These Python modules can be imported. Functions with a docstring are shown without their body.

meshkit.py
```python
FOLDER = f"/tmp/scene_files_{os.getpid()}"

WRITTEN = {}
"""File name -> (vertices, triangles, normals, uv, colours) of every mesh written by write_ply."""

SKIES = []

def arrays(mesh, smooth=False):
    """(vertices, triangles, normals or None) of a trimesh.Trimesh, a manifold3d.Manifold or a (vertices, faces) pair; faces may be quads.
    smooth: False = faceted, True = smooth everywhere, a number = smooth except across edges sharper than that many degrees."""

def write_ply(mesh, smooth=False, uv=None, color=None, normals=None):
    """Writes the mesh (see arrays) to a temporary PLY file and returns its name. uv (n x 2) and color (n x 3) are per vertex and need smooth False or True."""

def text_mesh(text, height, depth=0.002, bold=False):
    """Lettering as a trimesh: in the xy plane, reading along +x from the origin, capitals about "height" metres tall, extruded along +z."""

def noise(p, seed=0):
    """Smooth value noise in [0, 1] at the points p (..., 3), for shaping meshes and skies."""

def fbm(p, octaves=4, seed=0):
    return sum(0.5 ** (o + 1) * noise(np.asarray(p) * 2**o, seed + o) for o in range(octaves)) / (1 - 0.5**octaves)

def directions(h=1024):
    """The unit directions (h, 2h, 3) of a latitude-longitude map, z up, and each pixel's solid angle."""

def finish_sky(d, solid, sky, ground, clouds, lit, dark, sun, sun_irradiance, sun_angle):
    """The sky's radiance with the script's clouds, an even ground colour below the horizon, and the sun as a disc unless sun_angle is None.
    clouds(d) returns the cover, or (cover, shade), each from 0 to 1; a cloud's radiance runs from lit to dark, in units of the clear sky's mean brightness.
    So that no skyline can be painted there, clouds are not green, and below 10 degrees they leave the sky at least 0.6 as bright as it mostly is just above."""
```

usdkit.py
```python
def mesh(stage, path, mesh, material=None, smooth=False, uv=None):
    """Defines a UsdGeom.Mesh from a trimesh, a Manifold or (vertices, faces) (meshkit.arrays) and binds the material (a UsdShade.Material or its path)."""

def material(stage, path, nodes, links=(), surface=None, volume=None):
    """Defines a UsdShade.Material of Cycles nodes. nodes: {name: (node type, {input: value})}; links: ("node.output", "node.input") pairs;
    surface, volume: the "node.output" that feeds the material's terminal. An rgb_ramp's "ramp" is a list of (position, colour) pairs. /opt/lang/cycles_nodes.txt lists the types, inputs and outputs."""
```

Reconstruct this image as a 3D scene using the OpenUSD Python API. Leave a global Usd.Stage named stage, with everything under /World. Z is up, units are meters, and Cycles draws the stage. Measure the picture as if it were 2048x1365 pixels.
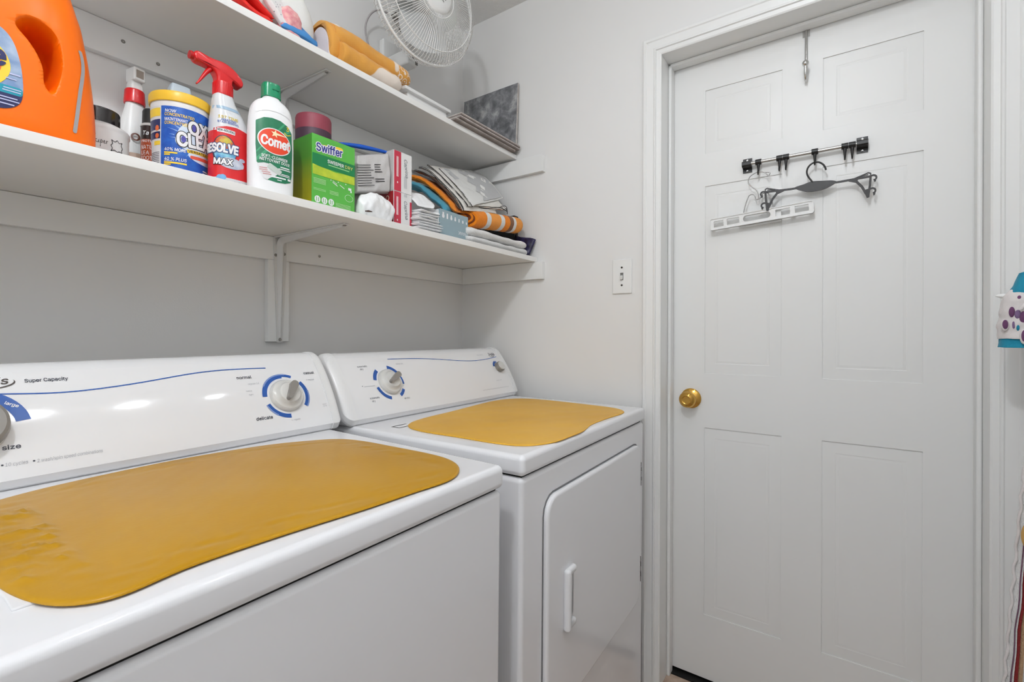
import math
import numpy as np, trimesh, manifold3d as m3
from shapely.geometry import Polygon, LineString, Point, box as sbox, MultiPolygon
from shapely.ops import unary_union
from shapely import affinity
import usdkit, meshkit
from pxr import Usd, UsdGeom, UsdLux, UsdShade, Gf, Sdf

stage = Usd.Stage.CreateInMemory()
UsdGeom.SetStageUpAxis(stage, UsdGeom.Tokens.z)
UsdGeom.SetStageMetersPerUnit(stage, 1.0)
UsdGeom.Xform.Define(stage, '/World'); UsdGeom.Scope.Define(stage, '/World/Looks')

# ------------------------------------------------------------------ camera, light, exposure
cam = UsdGeom.Camera.Define(stage, '/World/camera')
yaw, rho = math.radians(35.1379), math.radians(0.1914)
fw = np.array([math.cos(yaw), math.sin(yaw), 0.0]); rt0 = np.array([math.sin(yaw), -math.cos(yaw), 0.0]); up0 = np.array([0, 0, 1.0])
rt = rt0*math.cos(rho) + up0*math.sin(rho); up = up0*math.cos(rho) - rt0*math.sin(rho)
eye = (-1.5394, -1.3451, 1.1452)
cam.AddTransformOp().Set(Gf.Matrix4d(*rt, 0, *up, 0, *(-fw), 0, *eye, 1))
cam.CreateHorizontalApertureAttr(36.0); cam.CreateVerticalApertureAttr(36.0*1365/2048)
cam.CreateFocalLengthAttr(951.142/2048*36.0); cam.CreateVerticalApertureOffsetAttr(-14.33/2048*36.0)
cam.CreateClippingRangeAttr(Gf.Vec2f(0.01, 50)); cam.CreateExposureAttr(EXPO := 0.21)

CEIL = 2.44
LAMPS = [(-1.08, -1.25), (-0.74, -1.25), (-0.40, -1.25)]           # three bulbs of the ceiling light bar
LAMP_POWER, LAMP_R = 44.0, 0.045
for i, (lx, ly) in enumerate(LAMPS):
    L = UsdLux.DiskLight.Define(stage, '/World/lamp_light_%03d' % i)
    L.AddTranslateOp().Set(Gf.Vec3d(lx, ly, CEIL-0.0865)); L.CreateRadiusAttr(LAMP_R)
    L.CreateIntensityAttr(LAMP_POWER*(1.6, 1.0, .3)[i]); L.CreateColorAttr(Gf.Vec3f(0.945, 0.98, 1.03))
ADDED_LAMP = (-1.78, -1.15)                                              # unseen globe lamp, added to brighten the shelves and back wall
DL = UsdLux.SphereLight.Define(stage, '/World/added_globe_light'); DL.AddTranslateOp().Set(Gf.Vec3d(ADDED_LAMP[0], ADDED_LAMP[1], CEIL-.062))
DL.CreateRadiusAttr(.045); DL.CreateIntensityAttr(255.0); DL.CreateColorAttr(Gf.Vec3f(0.945, 0.98, 1.03))
# added fill: soft daylight through an unseen window put in the left wall
WIN_FILL = UsdLux.RectLight.Define(stage, '/World/added_window_fill')
WIN_FILL.AddTransformOp().Set(Gf.Matrix4d(0, -1, 0, 0, 0, 0, 1, 0, -1, 0, 0, 0, -2.78, -0.90, 1.55, 1))
WIN_FILL.CreateWidthAttr(1.25); WIN_FILL.CreateHeightAttr(1.35); WIN_FILL.CreateIntensityAttr(1.55); WIN_FILL.CreateColorAttr(Gf.Vec3f(0.88, 0.95, 1.0))

# ------------------------------------------------------------------ helpers: naming and prims
used = {}
def numbered(path):
    n = used.get(path, -1) + 1; used[path] = n
    return path if n == 0 else '%s_%03d' % (path, n)
def thing(name, label, cat, loc=(0, 0, 0), rot=0.0, group=None, kind=None, matrix=None):
    p = numbered('/World/' + name)
    x = UsdGeom.Xform.Define(stage, p)
    if matrix is not None: x.AddTransformOp().Set(Gf.Matrix4d(*[float(v) for v in np.asarray(matrix).T.ravel()]))
    else:
        x.AddTranslateOp().Set(Gf.Vec3d(*map(float, loc)))
        if rot: x.AddRotateZOp().Set(float(rot))
    tag(x.GetPrim(), label, cat, group, kind)
    return p
def tag(pr, label=None, cat=None, group=None, kind=None):
    for k, v in (('label', label), ('category', cat), ('group', group), ('kind', kind)):
        if v: pr.SetCustomDataByKey(k, v)
def part(parent, name, mesh, m, label=None, smooth=30, kind=None):
    p = numbered(parent + '/' + name)
    o = usdkit.mesh(stage, p, mesh, m, smooth)
    if name in ('fine_print', 'small_lettering', 'side_print', 'stripe_lettering', 'red_print', 'side_mark'): kind = 'stuff'   # print too small to pick apart
    tag(o.GetPrim(), label, None, None, kind)
    return p
def struct(name, mesh, m, label, cat, smooth=30):
    p = part('/World', name, mesh, m, None, smooth)
    tag(stage.GetPrimAtPath(p), label, cat, None, 'structure'); return p

# ------------------------------------------------------------------ helpers: materials
def lin(c):
    c = np.array(c, float)/255.0
    return tuple(np.where(c <= .04045, c/12.92, ((c+.055)/1.055)**2.4))
LOOKS = {}
def mat(name, rgb, rough=.5, metal=0., coat=0., bump=None, var=None, spec=.5, trans=0., sss=0., sheen=0., srgb=True, emit=0):
    """bump=(scale,strength,detail) noise relief; var=(scale,rgb2) noise colour variation"""
    if name in LOOKS: return LOOKS[name]
    c = lin(rgb) if srgb else rgb
    nodes = {'p': ('principled_bsdf', dict(base_color=c, roughness=rough, metallic=metal, coat_weight=coat, specular_ior_level=spec, transmission_weight=trans, sheen_weight=sheen))}
    if emit: nodes['p'][1].update(emission_color=c, emission_strength=emit)
    links = []
    if bump or var: nodes['tc'] = ('texture_coordinate', {})
    if bump:
        nodes['nz'] = ('noise_texture', dict(scale=bump[0], detail=bump[2] if len(bump) > 2 else 3.))
        nodes['b'] = ('bump', dict(strength=bump[1], distance=bump[3] if len(bump) > 3 else .002))
        links += [('tc.object', 'nz.vector'), ('nz.fac', 'b.height'), ('b.normal', 'p.normal')]
    if var:
        nodes['nv'] = ('noise_texture', dict(scale=var[0], detail=4.))
        nodes['r'] = ('rgb_ramp', dict(ramp=[(.35, c), (.65, lin(var[1]))]))
        links += [('tc.object', 'nv.vector'), ('nv.fac', 'r.fac'), ('r.color', 'p.base_color')]
    LOOKS[name] = usdkit.material(stage, '/World/Looks/' + name, nodes, links, surface='p.BSDF')
    return LOOKS[name]

# ------------------------------------------------------------------ helpers: geometry
cat_ = trimesh.util.concatenate
def T(m, t=(0, 0, 0), rz=0, rx=0, ry=0, s=None):
    m = m.copy()
    if s is not None: m.apply_scale(s)
    for a, ax in ((rx, (1, 0, 0)), (ry, (0, 1, 0)), (rz, (0, 0, 1))):
        if a: m.apply_transform(trimesh.transformations.rotation_matrix(math.radians(a), ax))
    m.apply_translation(t); return m
def rbox(a, b, r=.002, n=2):
    """box from corner a to corner b with rounded edges of radius r"""
    a, b = np.array(a, float), np.array(b, float)
    r = min(r, (b-a).min()*.49)
    th = np.linspace(0, math.pi/2, n+1); oct_ = []
    for i in th:
        for j in th: oct_.append((math.cos(i)*math.cos(j), math.cos(i)*math.sin(j), math.sin(i)))
    oct_ = np.unique(np.round(oct_, 9), axis=0); P = []
    for sx in (0, 1):
        for sy in (0, 1):
            for sz in (0, 1):
                sg = np.array([sx*2-1, sy*2-1, sz*2-1]); c = np.where(sg > 0, b-r, a+r)
                P.append(c + oct_*sg*r)
    return trimesh.convex.convex_hull(np.vstack(P))
def bx(a, b):
    a, b = np.array(a, float), np.array(b, float)
    m = trimesh.creation.box(b-a); m.apply_translation((a+b)/2); return m
def loft(rings, cap=True, closed=False):
    rings = [np.asarray(r, float) for r in rings]; n = len(rings[0]); V = np.vstack(rings); F = []
    K = len(rings); i = np.arange(n); j = (i+1) % n
    for k in range(K if closed else K-1):
        a, b = k*n, ((k+1) % K)*n
        F += [np.stack([a+i, a+j, b+j], 1), np.stack([a+i, b+j, b+i], 1)]
    F = np.vstack(F)
    if cap and not closed:
        c0, c1 = len(V), len(V)+1
        V = np.vstack([V, rings[0].mean(0), rings[-1].mean(0)])
        F = np.vstack([F, np.stack([np.full(n, c0), j, i], 1), np.stack([np.full(n, c1), (K-1)*n+i, (K-1)*n+j], 1)])
    return trimesh.Trimesh(V, F, process=False)
def sring(a, b, z, n=2., N=48, c=(0, 0)):
    t = np.linspace(0, 2*np.pi, N, endpoint=False); ct, st = np.cos(t), np.sin(t)
    return np.stack([c[0]+a*np.sign(ct)*np.abs(ct)**(2/n), c[1]+b*np.sign(st)*np.abs(st)**(2/n), np.full(N, z)], 1)
def lathe(prof, N=48):
    prof = [(max(r, 1e-5), z) for r, z in prof]
    return loft([sring(r, r, z, 2, N) for r, z in prof])
def tube(path, r, N=8, cap=True, closed=False, flat=None):
    P = np.asarray(path, float); K = len(P); r = np.broadcast_to(np.asarray(r, float), (K,))
    if closed: tg = np.roll(P, -1, 0)-np.roll(P, 1, 0)
    else: tg = np.gradient(P, axis=0)
    tg /= np.linalg.norm(tg, axis=1, keepdims=True)
    u = np.cross(tg[0], [0, 0, 1.]); u = np.cross(tg[0], [1., 0, 0]) if np.linalg.norm(u) < 1e-3 else u
    rings = []; t = np.linspace(0, 2*np.pi, N, endpoint=False)
    for k in range(K):
        u = u - tg[k]*(u@tg[k]); u /= np.linalg.norm(u); v = np.cross(tg[k], u)
        f = flat or 1.
        rings.append(P[k] + r[k]*(np.cos(t)[:, None]*u + f*np.sin(t)[:, None]*v))
    return loft(rings, cap, closed)
def smoothpath(P, n=40, closed=False):
    from scipy.interpolate import CubicSpline
    P = np.asarray(P, float)
    if closed: P = np.vstack([P, P[:1]])
    d = np.r_[0, np.cumsum(np.linalg.norm(np.diff(P, axis=0), axis=1))]
    cs = CubicSpline(d, P, bc_type='periodic' if closed else 'not-a-knot')
    return cs(np.linspace(0, d[-1], n, endpoint=not closed))
def extr(poly, d):
    gs = getattr(poly, 'geoms', [poly])
    return cat_([trimesh.creation.extrude_polygon(g, d, engine='earcut') for g in gs if g.area > 1e-12])
def facing_front(m):
    """(x, y, z) of an xy-drawn solid -> stands upright, drawing's y up, its depth towards -y"""
    m = m.copy(); v = m.vertices; m.vertices = np.stack([v[:, 0], -v[:, 2], v[:, 1]], 1); return m
def on_door(m):
    """xy-drawn solid (x = to the right in the picture) -> on a plane facing -x"""
    m = m.copy(); v = m.vertices; m.vertices = np.stack([-v[:, 2], -v[:, 0], v[:, 1]], 1); return m
def disp(m, amp, scale, seed=0):
    v = np.asarray(m.vertices); nrm = np.asarray(m.vertex_normals)
    m.vertices = v + nrm*(amp*fb(v*scale, seed))[:, None]; return m
def fb(p, seed=0):
    return np.asarray(meshkit.noise(np.asarray(p)+seed*7.31)) if False else _sn(p, seed)
def _sn(p, seed):
    p = np.asarray(p, float); r = np.random.default_rng(seed); o = np.zeros(len(p))
    for k in range(7):
        w = r.normal(size=3)*(1+.55*k); o += np.sin(p@w + r.uniform(0, 6.28))/(1+.5*k)
    return o/2.2
def sub(m, h):
    v, f = trimesh.remesh.subdivide_to_size(m.vertices, m.faces, h, max_iter=12); m = trimesh.Trimesh(v, f, process=False); m.merge_vertices(); return m
_tc = {}
def txt(s, h, bold=False, sx=1., slant=0., align='l', spacing=None):
    """lettering as flat shapely geometry, baseline at the origin"""
    k = (s, bold)
    if k not in _tc:
        m = meshkit.text_mesh(s, 1.0, .1, bold)
        top = m.faces[m.face_normals[:, 2] > .9]; v = m.vertices
        _tc[k] = unary_union([Polygon(v[f, :2]).buffer(.001) for f in top]).simplify(.012)
    g = affinity.scale(_tc[k], h*sx, h, origin=(0, 0))
    if slant: g = affinity.affine_transform(g, [1, slant, 0, 1, 0, 0])
    w = g.bounds[2]
    return affinity.translate(g, {'l': 0, 'c': -w/2, 'r': -w}[align], 0)
def mv(g, x, y): return affinity.translate(g, x, y)
def fitw(s, w, h, **k):
    g = txt(s, h, **k); b = g.bounds; return affinity.translate(affinity.scale(g, w/(b[2]-b[0]), 1, origin=(b[0], 0)), -b[0] if True else 0, 0)
def plist(parent, name, gs, f, m, h=None, label=None):
    for g in gs: part(parent, name, decal(g, f, h), m, label)
def decal(g, f, h=None):
    """flat print: shapely geometry laid on a surface by f(u, v) -> points; h = longest edge"""
    ms = []
    for q in getattr(g, 'geoms', [g]):
        if q.geom_type != 'Polygon' or q.area < 1e-10: continue
        cells = [q]
        if h:                                            # strips narrow enough to follow the curved surface
            x0, y0, x1, y1 = q.bounds; cells = []
            nx, ny = max(1, math.ceil((x1-x0)/h)), max(1, math.ceil((y1-y0)/(4*h)))
            for a in range(nx):
                st_ = q.intersection(sbox(x0+(x1-x0)*a/nx, y0, x0+(x1-x0)*(a+1)/nx, y1))
                for b in range(ny):
                    ce = st_ if ny == 1 else st_.intersection(sbox(x0, y0+(y1-y0)*b/ny, x1, y0+(y1-y0)*(b+1)/ny))
                    cells += [g_ for g_ in getattr(ce, 'geoms', [ce]) if g_.geom_type == 'Polygon' and g_.area > 1e-11]
        for ce in cells:
            v, fc = trimesh.creation.triangulate_polygon(ce, engine='earcut')
            ms.append(trimesh.Trimesh(np.c_[v, np.zeros(len(v))], fc, process=False))
    m = cat_(ms); m.merge_vertices(digits_vertex=7); m.vertices = f(m.vertices[:, 0].copy(), m.vertices[:, 1].copy()); return m
def flat_front(y): return lambda u, v: np.stack([u, np.full_like(u, y), v], 1)
def rrect(x0, y0, x1, y1, r):
    return sbox(x0+r, y0+r, x1-r, y1-r).buffer(r, quad_segs=4)
def ellipse(cx, cy, a, b): return affinity.translate(affinity.scale(Point(0, 0).buffer(1, quad_segs=12), a, b, origin=(0, 0)), cx, cy)
def arcband(cx, cy, r0, r1, a0, a1, n=24):
    t = np.radians(np.linspace(a0, a1, n))
    return Polygon(list(zip(cx+r1*np.cos(t), cy+r1*np.sin(t))) + list(zip(cx+r0*np.cos(t[::-1]), cy+r0*np.sin(t[::-1]))))
def slab(A, B, t, nu=24, nv=16, amp=.002, seed=1, round_=True, bulge=0.):
    """cloth slab ruled between polylines A and B, thickness t, rounded edges, soft wrinkles"""
    A, B = smoothpath(A, nu), smoothpath(B, nu)
    w = np.linspace(0, 1, nv)
    mid = A[:, None]*(1-w)[None, :, None] + B[:, None]*w[None, :, None]
    du = np.gradient(mid, axis=0); dv = np.gradient(mid, axis=1); nr = np.cross(du, dv); nr /= np.linalg.norm(nr, axis=2, keepdims=True)
    if nr[..., 2].mean() < 0: nr = -nr
    mid = mid + nr*(amp*fb(mid.reshape(-1, 3)*38, seed)).reshape(nu, nv, 1)
    eu = np.minimum(np.arange(nu), nu-1-np.arange(nu))/(nu-1); ev = np.minimum(np.arange(nv), nv-1-np.arange(nv))/(nv-1)
    prof = lambda e: np.sqrt(np.clip(1-(1-np.clip(e/.09, 0, 1))**2, 0, 1))
    hh = .5*t*(prof(eu)[:, None]*prof(ev)[None, :] if round_ else np.ones((nu, nv)))
    hh = np.maximum(hh, t*.06)[..., None]
    top, bot = mid+nr*(hh+bulge*(prof(eu)[:, None]*prof(ev)[None, :])[..., None]), mid-nr*hh
    n = nu*nv; idx = np.arange(n).reshape(nu, nv)
    q = np.stack([idx[:-1, :-1], idx[1:, :-1], idx[1:, 1:], idx[:-1, 1:]], -1).reshape(-1, 4)
    rim = np.r_[idx[0, :-1], idx[:-1, -1], idx[-1, :0:-1], idx[:0:-1, 0]]; rj = np.roll(rim, -1)
    qs = np.vstack([q, q[:, ::-1]+n, np.stack([rim, rj, rj+n, rim+n], 1)])
    f = np.vstack([qs[:, [0, 1, 2]], qs[:, [0, 2, 3]]])
    m = trimesh.Trimesh(np.vstack([top.reshape(-1, 3), bot.reshape(-1, 3)]), f, process=False); m.fix_normals(); return m
def pillow(w, d, h, n=3.5, N=48, K=10, amp=0., sc=30, seed=1):
    """soft lump w x d on the ground, height h"""
    rings = []
    for k in range(K+1):
        a = -math.pi/2 + math.pi*k/K; s = max(math.cos(a), .02)**(.45); rings.append(sring(w/2*s, d/2*s, h/2*(1+math.sin(a)), n, N))
    m = loft(rings)
    if amp: m = sub(m, max(w, d)/14); m = disp(m, amp, sc, seed)
    m.vertices[:, 2] = np.maximum(m.vertices[:, 2], 0); return m
def fold(poly2, t, L, K=24, amp=.0012, sc=45, seed=3, h=None, endr=.3):
    """folded cloth: a polyline (y, z) thickened to t, run along x for L"""
    P_ = np.asarray(poly2, float)
    for _ in range(3): P_ = np.vstack([P_[:1], np.stack([.75*P_[:-1]+.25*P_[1:], .25*P_[:-1]+.75*P_[1:]], 1).reshape(-1, 2), P_[-1:]])
    g = LineString(P_).buffer(t/2, quad_segs=4).simplify(t*.02)
    if g.geom_type != 'Polygon': g = max(g.geoms, key=lambda a: a.area)
    ring = np.array(Polygon(g.exterior).segmentize(h or t*.8).exterior.coords)[:-1]
    x = np.linspace(-L/2, L/2, K); rings = []
    c = ring.mean(0)
    for k in range(K):
        e = min(k, K-1-k); s = 1-.10*max(0, 1-e/2.)**2*endr/.3
        rr = c+(ring-c)*s; rings.append(np.c_[np.full(len(rr), x[k]), rr])
    m0 = trimesh.creation.triangulate_polygon(Polygon(ring), engine='earcut')
    m = loft(rings, cap=False); n = len(ring)
    # end caps from the outline's own triangulation
    v2, f2 = m0
    from scipy.spatial import cKDTree
    id_ = cKDTree(ring).query(v2)[1]
    f2 = id_[f2]
    F = np.vstack([m.faces, f2[:, ::-1], f2+(K-1)*n]); m = trimesh.Trimesh(m.vertices, F, process=False); m.fix_normals()
    if amp: m = disp(m, amp, sc, seed)
    return m
# ------------------------------------------------------------------ materials of the room
wall_m = mat('wall_paint', (234, 233, 231), .62, bump=(260, .12, 2, .001))
trim_m = mat('trim_paint', (238, 238, 236), .34)
door_m = mat('door_paint', (236, 236, 234), .38, bump=(60, .05, 2, .001))
ceil_m = mat('ceiling_stipple', (238, 237, 235), .85, bump=(70, .9, 4, .006))
shelf_m = mat('shelf_melamine', (236, 235, 232), .42)
bracket_m = mat('bracket_white_steel', (222, 221, 219), .4)
steel_m = mat('brushed_steel', (190, 188, 184), .3, metal=1.)
chrome_m = mat('chrome', (205, 205, 203), .16, metal=1.)
screw_m = mat('screw_zinc', (150, 147, 142), .38, metal=.9)
brass_m = mat('polished_brass', (214, 168, 84), .16, metal=1.)
black_m = mat('black_plastic', (24, 23, 23), .38)
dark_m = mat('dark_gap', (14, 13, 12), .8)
floor_m = mat('floor_vinyl', (204, 182, 164), .45, var=(24, (172, 148, 128)), bump=(40, .1))

# ------------------------------------------------------------------ room shell
XL, YF = -2.6, -1.672                         # left end wall and front side wall
OY0, OY1, OZ = -1.616, -0.853, 2.051          # door opening in the right wall
struct('floor', bx((XL-.12, YF-.12, -.1), (.25, .12, 0)), floor_m, 'beige stone-look vinyl floor at the foot of the white door', 'floor')
struct('ceiling', bx((XL-.12, YF-.12, CEIL), (.25, .12, CEIL+.1)), ceil_m, 'white stippled ceiling above the wall fan', 'ceiling')
struct('wall_back', bx((XL-.12, 0, 0), (.25, .12, CEIL)), wall_m, 'light grey painted wall behind the washer and the shelves', 'wall')
struct('wall_front', bx((XL-.12, YF-.12, 0), (.25, YF, CEIL)), wall_m, 'light grey side wall with pegs at the right edge of the photo', 'wall')
g = sbox(YF, 0, 0, CEIL).difference(sbox(OY0-.012, -1, OY1+.012, OZ+.012))
m = extr(g, .12); m.vertices = m.vertices[:, [2, 0, 1]]
struct('wall_right', m, wall_m, 'light grey wall with the light switch and the door opening', 'wall')
WY, WZ, WW, WH = -.90, 1.55, 1.3, 1.4
g = sbox(YF, 0, 0, CEIL).difference(sbox(WY-WW/2, WZ-WH/2, WY+WW/2, WZ+WH/2))
m = extr(g, .12); m.vertices = m.vertices[:, [2, 0, 1]] + [XL-.12, 0, 0]
struct('wall_left', m, wall_m, 'light grey end wall with an added window, behind the camera', 'wall')
w = thing('window_1', 'unseen white framed window added in the left end wall for fill daylight', 'window', (XL-.06, WY, WZ), kind='structure')
a_, b_ = WW/2, WH/2
fr = sbox(-a_, -b_, a_, b_).difference(sbox(-a_+.05, -b_+.05, -.02, b_-.05)).difference(sbox(.02, -b_+.05, a_-.05, b_-.05))
m = extr(fr, .06); m.vertices = m.vertices[:, [2, 0, 1]] - [.03, 0, 0]; part(w, 'frame', m, trim_m)
pane_m = usdkit.material(stage, '/World/Looks/added_window_pane', {'t': ('transparent_bsdf', {'color': (1, 1, 1)}), 'g': ('glossy_bsdf', {'roughness': .02}), 'f': ('fresnel', {'IOR': 1.5}), 'm': ('mix_closure', {})},
    [('f.fac', 'm.fac'), ('t.BSDF', 'm.closure1'), ('g.BSDF', 'm.closure2')], surface='m.closure')
for s in (-1, 1): part(w, 'pane', bx((-.002, s*a_/2-a_/2+.04, -b_+.045), (.002, s*a_/2+a_/2-.04, b_-.045)), pane_m)

# ceiling light bar with three bulbs (above the picture; its bulbs mirror in the washer's panel)
bar = thing('ceiling_light_bar', 'white ceiling light bar with three spot heads, above the photo', 'ceiling light', (-.74, -1.25, CEIL))
part(bar, 'mounting_bar', rbox((-.5, -.03, -.03), (.5, .03, 0), .006), trim_m)
for lx, ly in LAMPS:
    part(bar, 'spot_head', lathe([(0, -.082), (.047, -.082), (.050, -.086), (.052, -.084), (.046, -.045), (.03, -.03), (0, -.03)], 32).copy().apply_translation((lx+.74, 0, 0)), trim_m)

dl = thing('ceiling_lamp', 'unseen round ceiling lamp added above and behind the camera for fill light', 'ceiling light', (ADDED_LAMP[0], ADDED_LAMP[1], CEIL))
part(dl, 'base_plate', lathe([(0, -.014), (.05, -.014), (.06, -.010), (.06, 0), (0, 0)], 40), trim_m)

# door casing, jamb and stop
prof = [(0, 0), (0, .013), (.002, .0155), (.010, .0155), (.013, .013), (.034, .0115), (.037, .0135), (.041, .0135), (.043, .0095), (.054, .0085), (.058, .006), (.058, 0)]
def casing_leg(sign, y_in):
    r0 = [(-t, y_in + sign*(.058-w_), 0) for w_, t in prof]; r1 = [(-t, y_in + sign*(.058-w_), OZ+.058-w_) for w_, t in prof]
    m = loft([r0, r1]); m.fix_normals(); return m
struct('trim_1', casing_leg(1, OY1), trim_m, 'white moulded door casing, left upright beside the dryer', 'door casing', 20)
r = [[(-t, OY1 + (.058-w_), OZ+.058-w_) for w_, t in prof], [(-t, OY0 - (.058-w_), OZ+.058-w_) for w_, t in prof]]
m = loft(r); m.fix_normals()
struct('trim_2', m, trim_m, 'white moulded door casing across the top of the door', 'door casing', 20)
struct('trim_3', casing_leg(-1, OY0), trim_m, 'white moulded door casing, right upright at the right edge of the photo', 'door casing', 20)
DX = .103
j = [bx((0, OY1, 0), (.12, OY1+.012, OZ)), bx((0, OY0-.012, 0), (.12, OY0, OZ)), bx((0, OY0-.012, OZ), (.12, OY1+.012, OZ+.012))]
struct('trim_4', cat_(j), trim_m, 'white door jamb lining the door opening', 'door jamb')
st = []
for a, b in (((DX-.038, OY1-.011, 0), (DX-.002, OY1, OZ)), ((DX-.038, OY0, 0), (DX-.002, OY0+.011, OZ)), ((DX-.038, OY0, OZ-.011), (DX-.002, OY1, OZ))): st.append(rbox(a, b, .004, 3))
struct('trim_5', cat_(st), trim_m, 'white door stop strip around the door', 'door stop')
struct('trim_6', bx((DX-.02, OY0, 0), (.25, OY1, .004)), dark_m, 'dark threshold strip under the door', 'threshold')
struct('baseboard_right', rbox((-.012, OY1+.058, 0), (0, -.001, .09), .004), trim_m, 'white baseboard behind the dryer', 'baseboard')

# ------------------------------------------------------------------ door: six pressed panels, brass knob
d = thing('door_1', 'white six-panel door with a brass knob', 'door', (DX, -.8565, .0), kind='structure')
DW, Z0, Z1 = .757, .016, 2.046
cols = [(.107, .328), (.4305, .6525)]; rows = [(.225, .839), (1.0175, 1.632), (1.7376, 1.9465)]
holes = [sbox(-b, z0, -a, z1) for a, b in cols for z0, z1 in rows]
m = extr(sbox(-DW, Z0, 0, Z1).difference(unary_union(holes)), .005); m.vertices = m.vertices[:, [2, 0, 1]]
part(d, 'door_slab', cat_([m, bx((.005, -DW, Z0), (.04, 0, Z1))]), door_m)
for a, b in cols:
    for z0, z1 in rows:
        R = []
        for ins, dep in ((0, .0034), (.0018, .0029), (.005, .0024), (.032, .0007), (.034, .0012), (.037, .0010), (.041, .0001)):
            R.append([(dep, -a-ins, z0+ins), (dep, -a-ins, z1-ins), (dep, -b+ins, z1-ins), (dep, -b+ins, z0+ins)])
        m = loft(R); m.fix_normals(); part(d, 'panel', m, door_m, smooth=10)
k = lathe([(0, 0), (.032, 0), (.033, .003), (.030, .007), (.020, .010), (.012, .013), (.0105, .026), (.013, .031), (.0225, .036), (.0265, .043), (.0262, .049), (.022, .056), (.014, .0605), (.0118, .0600), (.0108, .0588), (0, .0586)], 48)
m = T(k, ry=-90); m.apply_translation((0, -.0645, .9325)); part(d, 'knob', m, brass_m, 'polished brass round knob', 40)

# light switch
s = thing('light_switch', 'white toggle light switch plate on the wall left of the door', 'light switch', (0, -.7205, 1.3415))
m = on_door(extr(rrect(-.0345, -.0585, .0345, .0585, .003), .0055)); part(s, 'plate', rbox((-.006, -.0345, -.0585), (0, .0345, .0585), .003, 3), trim_m)
part(s, 'toggle_slot', bx((-.0065, -.0055, -.0125), (-.0055, .0055, .0125)), mat('slot_grey', (120, 118, 114), .6))
part(s, 'toggle', T(rbox((-.017, -.004, -.006), (-.004, .004, .006), .0015), ry=-22, t=(0, 0, 0)), trim_m)
for z in (-.030, .030): part(s, 'screw', T(lathe([(0, 0), (.0035, 0), (.0033, .0012), (0, .0014)], 16), ry=-90, t=(-.0058, 0, z)), mat('screw_dark', (70, 66, 60), .4, metal=.6))

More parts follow.
